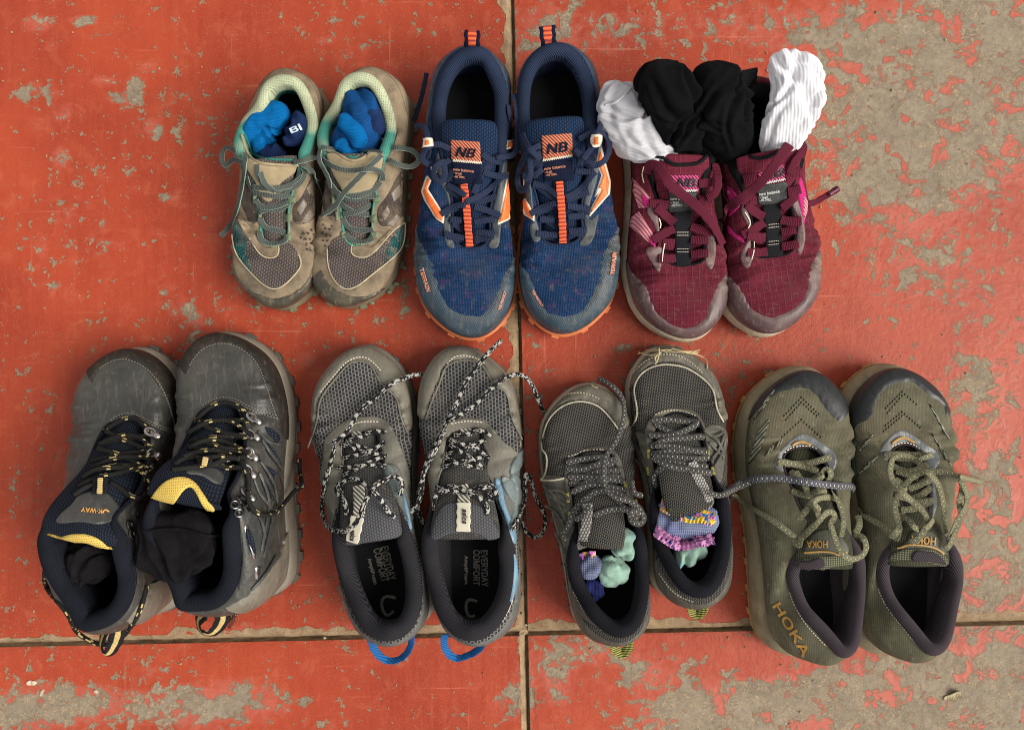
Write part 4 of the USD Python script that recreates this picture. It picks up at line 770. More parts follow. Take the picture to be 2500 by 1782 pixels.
T1 = teal('small tan and teal shoe, left of its pair, sock lettering showing', -1, dict(heel=(632, 185), toe=(432, 1546),
    open='515,82 425,98 355,170 322,265 250,350 198,450 182,530 205,620 245,700 285,790 320,890 340,980 345,1070 365,1135 430,1165 505,1140 535,1080 535,985 545,880 575,780 610,690 650,610 695,500 714,400 692,285 645,170 590,105',
    cap='160,1270 225,1390 320,1455 450,1488 560,1450 640,1380 700,1270',
    mesh=[(toe_mesh, '545,1150 590,1215 605,1275 560,1350 440,1432 300,1345 195,1200 165,1090 185,1010 212,995 300,1145 380,1235 456,1222 462,1152'), (teal_mesh, '190,1005 212,1000 270,1090 262,1180 300,1330 285,1335 195,1205 168,1090'), (quarter_mesh, '560,900 600,860 690,700 705,850 690,985 610,1030 560,1010'), (quarter_mesh, '255,690 320,860 335,1000 300,1030 240,930 215,830')],
    seams=['212,995 300,1145 380,1232 455,1222 462,1152', '170,1090 195,1205 300,1342 440,1432 560,1350 605,1275 590,1215'],
    stay=['205,965 245,1000 320,1090 350,1150 395,1170 450,1160 462,1210 440,1232 375,1228 300,1150 235,1070'],
    film=['575,930 620,860 650,900 600,980', '640,800 690,730 700,800 660,850', '600,1010 660,930 690,970 650,1020'],
    tri=[(620, 1080, 16, 1), (650, 1085, 14, -1), (670, 1060, 13, 1), (605, 1110, 13, -1), (632, 1115, 15, 1), (662, 1120, 14, -1), (640, 1150, 14, 1), (668, 1150, 13, -1), (645, 1185, 12, -1), (665, 1190, 11, 1), (685, 1090, 10, -1)],
    tongue=[(435, 1175, 75, .042), (437, 1040, 85, .050), (435, 920, 95, .058), (425, 800, 125, .070), (412, 700, 160, .082), (405, 640, 178, .088), (402, 615, 175, .089)],
    face='232,470 258,560 300,620 380,650 470,655 590,655 540,720 478,770 440,850 400,885 350,840 320,760 280,700 240,600',
    edge='232,462 255,540 300,615 390,645 480,652 590,655', back='250,460 275,520 310,585 380,612 470,618 560,622',
    loops=[(546, 872, 52, 42, 0), (522, 985, 52, 50, 0), (522, 1108, 44, 48, 0), (434, 1148, 46, 42, 0), (315, 868, 26, 60, 0), (348, 985, 24, 60, 0), (342, 1092, 26, 56, 0)],
    laces=['345,1075 360,1125 430,1148 500,1130 515,1115', '350,985 380,1040 440,1060 510,1080', '345,950 380,935 470,930 530,890', '318,870 360,915 440,915 520,885', '262,720 300,810 380,840 470,850 540,840', '330,650 345,740 400,790 470,810 560,760 610,690', '300,790 420,800 540,780 620,720', '350,700 380,770 440,820', '620,650 625,720 580,780 500,815'],
    ends=[('255,580 245,720 215,880 165,1020 100,1102', [.004, .008, .008, .01, .012], .02), ('600,640 660,680 720,770 748,850 742,905', [.006, .010, .012, .012, .010], None), ('235,640 180,620 130,655 108,590 150,542 195,575', [.004, .010, .012, .014, .012, .006], .05), ('560,640 640,620 700,600', [.006, .010, .010], None)],
    lugs=[(550, 1520), (632, 1430), (180, 1330), (160, 1230), (330, 1545)]))
T2 = teal('small tan and teal shoe, right of its pair, long lace straps across', 1, dict(heel=(1142, 178), toe=(915, 1548),
    open='985,65 890,92 835,175 805,262 745,360 708,465 712,545 745,630 770,720 800,800 838,900 855,990 865,1080 890,1140 965,1165 1040,1120 1062,1070 1062,985 1075,880 1095,780 1115,700 1155,600 1200,480 1205,400 1178,280 1130,170 1065,90',
    cap='735,1310 790,1400 880,1460 990,1480 1100,1440 1190,1360 1262,1250',
    mesh=[(toe_mesh, '770,1180 790,1330 890,1432 1050,1345 1180,1240 1245,1160 1262,1015 1190,1065 1080,1185 990,1235 925,1205 930,1150 850,1095'), (teal_mesh, '1060,1340 1130,1280 1140,1200 1200,1080 1262,1015 1245,1165 1180,1245'), (quarter_mesh, '1085,930 1140,850 1240,690 1262,850 1258,985 1160,1040 1100,1030'), (quarter_mesh, '750,650 800,830 835,930 800,1000 745,930 740,800')],
    seams=['930,1150 925,1205 990,1235 1080,1187 1190,1065 1262,1015', '770,1180 790,1330 890,1432 1050,1345 1180,1240 1245,1160 1262,1015'],
    stay=['1250,975 1180,1040 1090,1130 1050,1165 985,1155 935,1150 925,1205 990,1235 1085,1180 1190,1065 1258,1010'],
    film=['1110,960 1150,900 1170,950 1130,1010', '1170,830 1230,770 1240,840 1190,890', '1140,1030 1210,960 1235,985 1190,1040'],
    tri=[(760, 1050, 14, 1), (785, 1060, 14, -1), (740, 1080, 12, -1), (765, 1095, 14, 1), (790, 1100, 12, -1), (745, 1125, 12, 1), (770, 1130, 12, -1), (760, 1160, 11, 1), (800, 1035, 11, 1), (745, 1030, 10, -1)],
    tongue=[(955, 1175, 75, .042), (955, 1040, 85, .050), (950, 920, 98, .058), (945, 800, 130, .070), (945, 700, 165, .082), (945, 620, 180, .088), (945, 590, 178, .089)],
    face='775,570 830,585 900,620 960,625 1020,590 1080,530 1140,490 1130,580 1110,680 1060,780 980,860 900,880 860,800 800,690',
    edge='770,565 830,580 900,618 960,622 1030,580 1090,505 1145,490', back='800,555 850,570 910,600 960,600 1010,560',
    loops=[(1085, 868, 44, 46, 0), (1062, 990, 42, 52, 0), (1070, 1092, 44, 40, 0), (968, 1138, 48, 38, 0), (830, 975, 24, 60, 0), (875, 1090, 40, 46, 0), (808, 870, 24, 56, 0)],
    laces=['885,1085 930,1125 1000,1135 1060,1115', '870,985 900,1040 960,1060 1060,1060', '850,890 900,930 980,960 1035,965', '870,965 960,945 1050,900', '832,870 920,845 1010,850 1080,850', '785,740 840,830 920,850 1060,810 1105,760', '800,800 900,870 1020,870', '770,690 800,790 850,840'],
    ends=[('1115,590 1040,660 960,740 860,850 820,910 740,970', [.006, .010, .012, .012, .012, .012], None), ('715,600 780,645 860,680 960,685 1050,680 1115,705 1120,750', [.004, .008, .010, .010, .008, .006, .002], None), ('735,540 800,550 880,540 980,560 1060,560 1115,580', [.004, .010, .014, .014, .010, .006], None), ('1190,545 1260,550 1330,580 1345,625 1300,662 1220,650 1160,620', [.006, .012, .014, .014, .014, .010, .004], .05), ('725,560 720,620 770,720 790,800', [.004, .006, .004, .002], None)],
    lugs=[(1260, 1300), (1205, 1400), (1160, 1450), (1275, 1160), (1050, 1520), (1270, 250), (1250, 215)]))
blue_bright = cloth('bright_blue_terry', (0.003, 0.175, 0.50), (0.002, 0.10, 0.30), 'cell', .0018, .0012, .0004, var=.35, rough=.95)
blue_navy = cloth('navy_terry', (0.018, 0.040, 0.125), (0.010, 0.022, 0.07), 'cell', .0018, .0012, .0004, var=.5, rough=.95)
blue_mid = cloth('blue_terry', (0.010, 0.085, 0.27), (0.006, .05, .17), 'cell', .0018, .0012, .0004, var=.5, rough=.95)
SB1 = sock('blue_sock', 'bright blue and navy sock balled in the left small teal shoe', A_, kA, [(370, 590, 50, .044, .010), (352, 500, 70, .052, .014), (380, 400, 84, .058, .016), (460, 345, 78, .061, .015), (545, 350, 56, .060, .013)], blue_bright, fold=.0035, seed=2, fscale=70)
def more(T, name, C, k, pts, mat, **kw): return T.blob(name, [(*C([q[:2]])[0], q[2] * k, q[3], q[4]) for q in pts], mat, **kw)
more(SB1, 'navy_toe', A_, kA, [(545, 350, 58, .064, .014), (590, 390, 62, .062, .014), (575, 470, 58, .056, .014), (520, 520, 60, .050, .014)], blue_navy, seed=8, fold=.004, fscale=70)
more(SB1, 'navy_cuff', A_, kA, [(330, 600, 60, .048, .012), (420, 610, 65, .050, .012), (520, 590, 60, .046, .012)], blue_navy, seed=9, fold=.004, fscale=70)
a, b = A_([(548, 455), (612, 425)]); SB1.text('sock_lettering', 'Bi', a, b, 34 * kA, cloth('sock_white', (.5, .6, .66), var=.1), bold=True)
SB2 = sock('blue_sock', 'dark blue sock with bright blue heel in the right small teal shoe', A_, kA, [(920, 600, 80, .056, .014), (900, 540, 95, .060, .018), (960, 480, 120, .062, .020), (1000, 370, 125, .066, .020), (975, 260, 100, .066, .018), (960, 215, 75, .062, .014)], blue_mid, fold=.0045, seed=4, fscale=60)
more(SB2, 'bright_heel', A_, kA, [(900, 330, 40, .078, .010), (910, 410, 62, .080, .012), (960, 470, 55, .078, .012), (985, 540, 45, .070, .010)], blue_bright, seed=5, fold=.002)
more(SB2, 'bright_toe', A_, kA, [(830, 540, 45, .070, .012), (880, 540, 60, .072, .014), (940, 590, 60, .068, .012)], blue_bright, seed=6, fold=.003)
more(SB2, 'navy_band', A_, kA, [(1040, 290, 60, .068, .012), (1075, 380, 62, .068, .014), (1060, 480, 60, .064, .012)], blue_navy, seed=7, fold=.003)
# ---------------------------------------------------------------- grey hiking boots with black socks
D_ = Crop(60, 780, 0.5234); D2 = Crop(80, 1100, 0.3203); D3 = Crop(330, 1080, 0.3078); kD = .5234
boot_leather = rubber('boot_leather', (0.037, 0.036, 0.032), (0.105, 0.093, 0.073), .40, .42, scuff=.7, dscale=14)
boot_rand = rubber('boot_rand', (0.017, 0.015, 0.012), (0.10, 0.066, 0.038), .22, .62, spec=.25, scuff=.35)
boot_dark = rubber('boot_side_leather', (0.036, 0.037, 0.035), (0.12, 0.11, 0.09), .4, .45, scuff=.7)
boot_heel = rubber('boot_heel_rubber', (0.115, 0.102, 0.079), (0.22, 0.185, 0.135), .5, .55, scuff=.6)
boot_foam = rubber('boot_midsole', (0.21, 0.19, 0.15), (0.14, 0.105, 0.07), .5, .6, scuff=.5)
boot_sole = rubber('boot_outsole', (0.060, 0.055, 0.047), (0.19, 0.15, 0.11), .5, .7)
boot_mesh = cloth('boot_mesh', (0.024, 0.032, 0.048), (0.010, 0.012, 0.018), 'cell', .0030, .0018, .0006, var=.25, dist=.0008)
boot_pad = cloth('boot_padding', (0.015, 0.018, 0.026), (0.009, 0.010, 0.015), 'cell', .0016, .0012, .0004, var=.25)
boot_yellow = cloth('yellow_lining', (0.62, 0.44, 0.105), (0.42, 0.28, 0.06), 'hole', .0024, .0020, .1, var=.12)
boot_lace = lace_mat('black_yellow_lace', (0.016, 0.016, 0.015), (0.52, 0.41, 0.17), 'dash', .90)
boot_label = rubber('boot_label', (0.040, 0.040, 0.038), (0.09, 0.08, 0.07), .3, .5)
gold_print = rubber('gold_print', (0.55, 0.29, 0.08), None, .1, .5)
yellow_web = cloth('yellow_webbing', (0.60, 0.46, 0.20), (0.40, 0.29, 0.11), 'rib', .0016, var=.15)
steel = MATS['steel'] = (lambda g: g.out('steel', (0.42, 0.40, 0.38), 0.28, g.noise(g.obj(), 300, 3), .0002, .5, metallic=1.0))(Gph())
dark_steel = MATS['dark_steel'] = (lambda g: g.out('dark_steel', (0.10, 0.10, 0.10), 0.25, None, .0002, .5, metallic=1.0))(Gph())
grey_stitch = rubber('grey_stitch', (0.15, 0.135, 0.11), None, .1, .7)
def hook(S, c, ang, mat, r=.0042, eye=False):
    P, N = S.look(np.array([c, c]), 'all'); P, N = P[0], N[0]; d = np.array([math.cos(ang), -math.sin(ang), 0]); d = d - N * d.dot(N); d /= np.linalg.norm(d); b = np.cross(N, d); R = np.stack([d, b, N], 1); parts = []
    if eye:
        for k in (-1, 1): m = trimesh.creation.torus(.0034, .0012, major_sections=20, minor_sections=8); parts.append((np.array(m.vertices) @ R.T + P + N * .0014 + d * .0042 * k, m.faces))
    else:
        m = trimesh.creation.icosphere(3, r); v = np.array(m.vertices) * [1, 1, .75]; parts.append((v @ R.T + P + N * .003 + d * .004, m.faces))
        m = trimesh.creation.torus(.0040, .0013, major_sections=22, minor_sections=8); v = np.array(m.vertices) * [1.25, 1, 1]; parts.append((v @ R.T + P + N * .002 - d * .0035, m.faces))
        m = trimesh.creation.box((.010, .005, .0016)); parts.append((np.array(m.vertices) @ R.T + P + N * .0008, m.faces))
    V, F = join(parts); S.add('lace_hook' if not eye else 'lace_eye', V, F, mat, smooth=40)
def stitches(S, path, mat=None, n=None, layer='upper', parent=None, C=D_):
    p = resample(C(path), 1.5); L = len(p); seg = []
    k = 0
    V = []; 
    P, N = S.look(p, layer)
    i = 0; parts = []
    while i + 3 < L:
        a, b = P[i] + N[i] * .0003, P[i + 3] + N[i + 3] * .0003; d = b - a; l = np.linalg.norm(d)
        if l < .012:
            m = trimesh.creation.box((l, .0009, .0007)); x = d / l; y = np.cross(N[i], x); y /= np.linalg.norm(y); parts.append((np.array(m.vertices) @ np.stack([x, y, np.cross(x, y)], 1).T + (a + b) / 2, m.faces))
        i += 5
    if parts: tag(stage.GetPrimAtPath(S.add('stitching', *join(parts), mat or grey_stitch, smooth=False, parent=parent, layers=())), kind='stuff')
def boot(label, side, d):
    S = Shoe('hiking_boot', label, 'grey hiking boots', D_([d['heel']])[0], D_([d['toe']])[0], .0945, side, D_(d['open']), d['zp'], zs=(.036, .026), spring=.010, toepow=.55, sidepow=.85, bulge=.003, cat='boot', crease=.7, smap=[(0, 0), (.15, .25), (.40, .50), (.80, .93), (1, 1)])
    S.body(boot_leather, boot_foam, boot_sole, boot_pad, BLACK_SOLE, boot_pad, collar=.016, lug=(26, .012, .0025), flare=.0035, depth=.03, zin=.034, rim_w=.004, rim_from=.56, of=.001)
    S.guard('toe_rand', D_(d['rand']), boot_rand, .0016)
    S.heel_counter(boot_heel, .13, .40, .0016)
    S.guard('heel_rand', d['heelr'], boot_heel, .0022)
    for e in d['side']: S.patch('side_panel', D_(e), boot_dark, .0009)
    for e in d['vents']: S.patch('vent_mesh', D_(e), boot_mesh, .0006)
    for e in d['ridges']: S.lace('side_ridge', D_(e), boot_dark, .0030, .0022, layer='upper', taut=5, splat=False)
    for e in d['seams']: stitches(S, e)
    S.strip('tongue', [(*D_([p[:2]])[0], p[2] * kD, p[3]) for p in d['tongue']], boot_mesh, .008, .010, layers=('all', 'tongue'), tilt=d.get('tilt', 0))
    for e in d['low']: S.lace('lace_crossing', D_(e), boot_lace, .0046, round_=True, taut=9)
    for (x, y), a in d['hooks']: hook(S, D_([(x, y)])[0], a, steel)
    for (x, y), a in d['eyes']: hook(S, D_([(x, y)])[0], a, dark_steel, eye=True)
    for e in d['high']: S.lace('lace', D_(e), boot_lace, .0046, round_=True, taut=9)
    for e, dz, drop in d['ends']: S.lace('lace_end', D_(e), boot_lace, .0044, round_=True, dz=dz, drop=drop)
    return S
ZL = [(0, .128), (.2, .126), (.40, .138), (.50, .142), (.58, .128), (.75, .100), (.93, .074), (1, .070)]
L1 = boot('grey hiking boot, left of its pair, sock tucked inside', 1, dict(heel=(600, 1325), toe=(520, 150), zp=ZL,
    open='330,1452 255,1445 215,1370 130,1240 80,1130 68,1000 120,930 195,860 250,770 292,660 335,560 380,490 440,462 490,458 545,480 572,520 580,600 572,690 560,760 520,830 450,900 430,935 470,1000 500,1100 520,1210 500,1320 440,1400',
    rand='318,300 352,228 420,196 500,200 570,242 625,320 660,400 690,490 722,580',
    heelr=D_('730,1050 690,1150 640,1200 590,1220 560,1280 530,1330 480,1400'),
    side=['600,760 640,820 600,900 540,960 500,900 560,830'], vents=['655,560 690,590 716,620 700,600', '650,650 672,690 690,720 662,700'],
    ridges=['600,640 650,680 690,760', '590,760 630,820 650,900'],
    seams=['400,470 440,445 500,438 560,460 620,490 700,520', '405,480 445,456 500,450 560,472 620,502 700,532', '350,228 420,190 500,192 580,240 640,320 680,420 712,540'],
    tongue=[(490, 470, 85, .066), (460, 580, 105, .085), (420, 690, 125, .104), (370, 790, 140, .124), (310, 890, 165, .143), (275, 970, 190, .152), (262, 1020, 192, .152)], tilt=0,
    low=['372,520 450,470 520,465 590,535', '345,590 440,560 520,550 590,530', '310,660 400,640 500,620 600,620', '290,720 380,690 500,680 585,710', '380,520 460,560 590,610', '340,600 440,630 585,700'],
    hooks=[((600, 540), .5), ((600, 625), .5), ((588, 712), .5)], eyes=[((490, 980), 1.2), ((540, 930), 1.2)],
    high=['300,700 380,660 470,640 560,640 595,620', '270,740 330,700 430,690 520,700 585,745 590,800', '250,780 330,740 420,720 500,700 560,690', '350,580 440,545 530,548 590,600', '400,760 450,790 500,825 550,828 585,790 580,740', '230,820 290,780 350,765'],
    ends=[('95,1175 100,1240 160,1320 210,1390 240,1450 300,1495 360,1515 430,1500 490,1440 540,1350 570,1240', [.0, .0, .0, .0, .0], .06)]))
lb = L1.patch('tongue_badge', D2('350,340 560,320 640,400 690,470 600,540 470,560 350,545 180,545 200,490 300,400'), boot_label, .0010, 'tongue', layers=('all',))
a, b = D2([(528, 452), (372, 434)]); L1.text('badge_words', 'K·WAY', a, b, 30 * .3203, gold_print, bold=True, parent=lb)
L1.lace('badge_peak', D2('582,466 552,450 532,474'), gold_print, .0012, .0008, parent=lb, taut=3, step=1.5, splat=False)
st = L1.lace('lace_keeper', D2('515,205 508,330'), black_web, .0125, .0016, lift=.002); L1.lace('keeper_stripe', D2('515,208 508,328'), yellow_web, .0045, .0012, lift=.0026, parent=st)
L1.patch('tongue_lining', D2('52,765 120,705 220,655 330,632 440,645 540,700 620,790 692,882 650,890 590,815 510,742 425,702 330,694 230,716 150,778 80,790'), boot_yellow, .0018, 'tongue', layers=('all',))
def pull_loop(S, C, path, w, zs, stripe):
    t = S.lace('pull_loop', C(path), black_web, w, .0016, zs=zs, splat=False, twist=[.6, 1.0, .6]); S.lace('loop_stripe', C(path), stripe, w * .36, .0021, zs=zs, parent=t, splat=False, twist=[.6, 1.0, .6])
pull_loop(L1, D_, '430,1400 435,1460 410,1530 380,1560 358,1530 368,1470 385,1420', .0150, [.112, .098, .086, .082, .084, .094, .108], yellow_web)
ZR = [(0, .128), (.2, .128), (.40, .138), (.50, .142), (.58, .128), (.75, .100), (.93, .074), (1, .070)]
L2 = boot('grey hiking boot, right of its pair, black sock spilling out', -1, dict(heel=(1095, 1255), toe=(985, 74), zp=ZR,
    open='800,1360 715,1350 690,1270 640,1180 590,1090 555,990 560,900 610,800 670,700 730,590 775,490 820,425 880,396 930,390 985,400 1020,440 1035,520 1035,620 1015,700 985,770 960,815 990,880 1005,990 1012,1100 1000,1220 950,1310 880,1355',
    rand='758,260 790,190 840,140 910,118 980,125 1050,170 1100,250 1140,350 1175,460 1200,540 1250,570',
    heelr=D3('700,1318 860,1232 960,1130 1050,1010 1150,880 1185,760 1240,640'),
    side=['960,830 1040,840 1100,960 1120,1090 1060,1200 1000,1260 1015,1120 1005,980 985,890'],
    vents=['1120,500 1160,512 1192,548 1186,572 1150,552', '1118,572 1150,588 1192,660 1200,690 1160,660 1128,620', '1116,680 1150,690 1188,730 1198,800 1168,790 1130,730', '1102,725 1120,745 1150,800 1162,845 1130,815 1105,765', '1034,982 1054,990 1076,1105 1060,1100'],
    ridges=['1108,560 1160,640 1205,700', '1100,660 1160,760 1180,860', '1060,700 1110,830 1150,880 1140,1000 1115,1110', '1090,520 1150,575 1200,580', '1095,715 1140,850 1125,960 1105,1080', '1040,850 1100,930 1120,1020', '1175,1100 1130,1180 1060,1260'],
    seams=['830,400 880,372 940,362 1000,378 1060,410 1180,450', '835,412 882,384 940,374 1000,390 1060,422 1180,462', '770,215 830,140 920,112 1000,132 1080,200 1130,320 1170,450'],
    tongue=[(925, 405, 88, .066), (905, 500, 100, .083), (880, 590, 115, .100), (845, 670, 130, .120), (800, 740, 150, .142), (760, 800, 172, .154), (745, 850, 178, .152)],
    low=['800,470 880,400 960,390 1060,460', '790,480 900,470 1000,470 1065,470', '770,570 870,550 980,545 1050,550', '760,590 860,610 960,600 1050,625', '810,480 900,520 1040,545', '790,560 900,590 1050,630'],
    hooks=[((1070, 470), .4), ((1062, 548), .4), ((1056, 634), .4), ((1046, 716), .6), ((1040, 825), .8)], eyes=[((990, 885), 1.2), ((1018, 862), 1.2)],
    high=['765,600 860,560 960,580 1050,625', '700,680 750,645 850,660 950,690 1010,690 1045,710', '740,640 850,610 980,640 1040,720 1045,800', '760,530 850,480 960,475 1060,545', '690,700 780,690 860,680 930,655 1040,640', '800,655 900,640 1000,650'],
    ends=[('1040,800 1050,860 1090,905 1150,910 1210,860 1260,800 1298,775', [.004, .004, .004, .006, .012, .016, .016], .03), ('1298,775 1285,720 1282,650', [.02, .01, .004], .02), ('990,1350 978,1385 958,1430', None, .003)]))
L2.lace('aglet', D_('983,1372 958,1430'), dark_steel, .0034, round_=True, drop=.004)
L2.patch('vent_trim', D3('865,670 885,650 905,670 925,780 958,880 948,935 920,870 885,760'), steel, .0005, 'upper')
L2.patch('vent_slot', D3('878,690 905,690 950,830 955,890 930,860'), boot_mesh, .0010, 'all')
L2.patch('heel_window', D3('960,985 985,975 980,1060 960,1100 950,1050'), steel, .0012, 'all')
L2.patch('tongue_badge', D3('400,232 560,190 700,260 680,330 610,310 520,260 430,250'), boot_label, .0010, 'tongue', layers=('all',))
L2.patch('tongue_lining', D3('88,580 85,520 110,460 160,390 240,310 340,275 430,290 500,350 560,440 632,540 600,545 540,505 490,420 440,355 400,370 370,400 300,500 210,570 120,592'), boot_yellow, .0018, 'tongue', layers=('all',))
st = L2.lace('lace_keeper', D3('560,112 545,190'), black_web, .0120, .0016, lift=.003); L2.lace('keeper_stripe', D3('560,115 546,188'), yellow_web, .0048, .0012, lift=.0038, parent=st)
pull_loop(L2, D_, '915,1350 925,1390 900,1440 865,1465 825,1450 812,1400 850,1365', .0150, [.115, .102, .09, .086, .088, .1, .112], yellow_web)
fleece = cloth('black_fleece', (0.0085, 0.0075, 0.009), var=.6, rough=1.0, dist=.0018)
K1 = sock('black_sock', 'thick black sock tucked into the left hiking boot', D2, .3203, [(240, 880, 60, .105, .014), (330, 850, 150, .108, .018), (430, 840, 170, .110, .020), (520, 830, 150, .112, .018), (600, 800, 90, .112, .014)], fleece, fold=.0045, seed=5, fscale=55, lump=.008)
K2 = sock('black_sock', 'thick black fleece sock spilling out of the right hiking boot', D3, .3078, [(470, 520, 70, .128, .010), (440, 610, 170, .130, .014), (360, 740, 315, .130, .018), (270, 860, 285, .130, .019), (190, 980, 220, .126, .017), (160, 1050, 120, .122, .012)], fleece, fold=.006, seed=13, fscale=42, lump=.014)
K2.lace('sock_seam', D3('60,700 200,690 340,685 480,715 580,740 670,735'), fleece, .003, round_=True, taut=3, lift=.0008)
# ---------------------------------------------------------------- grey running shoes with speckled laces
E_ = Crop(720, 800, 0.5234); kE = .5234
ghex = cloth('grey_open_mesh', (0.026, 0.027, 0.030), (0.17, 0.162, 0.15), 'cell', .0040, .0032, .00050, sm=.2, var=.3, dist=.0012, dirt=(.16, .14, .10), damt=.2)
gsuede = rubber('olive_grey_overlay', (0.115, 0.107, 0.085), (0.19, 0.165, 0.12), .35, .62, scuff=.4)
gcap = rubber('olive_grey_cap', (0.135, 0.123, 0.094), (0.21, 0.18, 0.13), .4, .5, scuff=.5)
gside = rubber('grey_side', (0.080, 0.080, 0.074), (0.16, 0.145, 0.115), .4, .6)
gfoam = rubber('grey_foam', (0.20, 0.19, 0.155), (0.11, 0.105, 0.085), .5, .6)
gsole = rubber('grey_outsole', (0.08, 0.078, 0.07), (0.17, 0.14, 0.10), .5, .7)
gpad = cloth('charcoal_collar', (0.030, 0.029, 0.033), (0.017, 0.016, 0.019), 'rib', .0018, rot=.9, var=.2, dist=.0007)
gtong = cloth('grey_tongue', (0.105, 0.105, 0.112), (0.060, 0.060, 0.066), 'cell', .0030, .0024, .0007, var=.2)
gtonglo = cloth('dark_tongue', (0.072, 0.070, 0.066), (0.04, 0.039, 0.038), 'cell', .0030, .0024, .0007, var=.3, dirt=(.15, .13, .1), damt=.3)
glace = lace_mat('speckled_lace', (0.013, 0.013, 0.015), (0.38, 0.365, 0.325), 'speck', .64)
gchev = cloth('chevron_web', (0.50, 0.47, 0.38), (0.05, 0.05, 0.05), 'rib', .0030, rot=.8, var=.2)
glabel = cloth('cream_label', (0.52, 0.48, 0.38), var=.15, rough=.7)
gblue = cloth('blue_tab', (0.022, 0.125, 0.34), (0.012, 0.07, 0.20), 'rib', .0022, rot=.7, var=.15)
gblue_film = rubber('blue_stripe', (0.12, 0.23, 0.32), (0.18, 0.18, 0.16), .4, .4)
gprint = rubber('insole_print', (0.17, 0.155, 0.12), None, .1, .6)
gteal = rubber('grey_teal_stripe', (0.10, 0.125, 0.125), (0.17, 0.16, 0.13), .4, .45)
def grey(label, side, d):
    S = Shoe('running_shoe', label, 'grey running shoes', E_([d['heel']])[0], E_([d['toe']])[0], d.get('wf', .0945), side, E_(d['open']), [(0, .092), (.2, .078), (.36, .066), (.50, .078), (.58, .076), (.9, .062), (1, .059)], crease=.7)
    S.body(ghex, gfoam, gsole, gpad, BLACK_SOLE, gpad, collar=.0165, lug=(30, .008, .0015), flare=.003)
    S.heel_counter(gside, .20, .86)
    S.guard('toe_cap', E_(d['cap']), gcap, .0014)
    for e in d['side']: S.patch('side_panel', E_(e), gside, .0007)
    for e in d['stay']: S.patch('eyestay', E_(e), gsuede, .0012)
    for m, e in d['stripes']: S.patch('side_stripe', E_(e), m, .0016, 'all')
    for e in d['lines']: S.lace('overlay_edge', E_(e), gcap, .0016, .0012, layer='upper', taut=3, splat=False)
    for e in d['seams']: stitches(S, e, cream_line, C=E_)
    tg = S.strip('tongue', [(*E_([p[:2]])[0], p[2] * kE, p[3]) for p in d['tongue']], gtonglo, .007, .006, layers=('all', 'tongue'), tilt=d.get('tilt', 0))
    S.patch('tongue_pad', E_(d['tpad']), gtong, .0012, 'tongue', layers=('tongue', 'all'))
    for e in d['low']: S.lace('lace_crossing', E_(e), glace, .0042, .0024, taut=9)
    S.lace('chevron_strap', E_(d['chev']), gchev, .0115, .0014, taut=5)
    S.patch('lace_keeper', E_(d['keep']), gchev, .0014, 'all', sm=False)
    lb = S.lace('tongue_label', E_(d['label']), glabel, .0130, .0014, taut=5)
    a, b = E_(d['word'][:2]); S.text('label_words', 'asics', a, b, d['word'][2] * kE, black_print, bold=True, parent=lb, slant=.2)
    for tx, a, b, h in d['print']: a, b = E_([a, b]); S.text('insole_words', tx, a, b, h * kE, gprint, 'insole', bold=True)
    S.lace('insole_swirl', E_(d['swirl']), gprint, .0030, .0006, layer='insole', splat=False)
    for e in d['high']: S.lace('lace', E_(e), glace, .0042, .0026, taut=9)
    for e, dz, drop in d['ends']: S.lace('lace_end', E_(e), glace, .0046, .0030, dz=dz, drop=drop, taut=11)
    S.lace('pull_tab', E_(d['tab']), gblue, .0075, .0013, zs=d['tabz'], splat=False, twist=[.3, .9, .3])
    return S
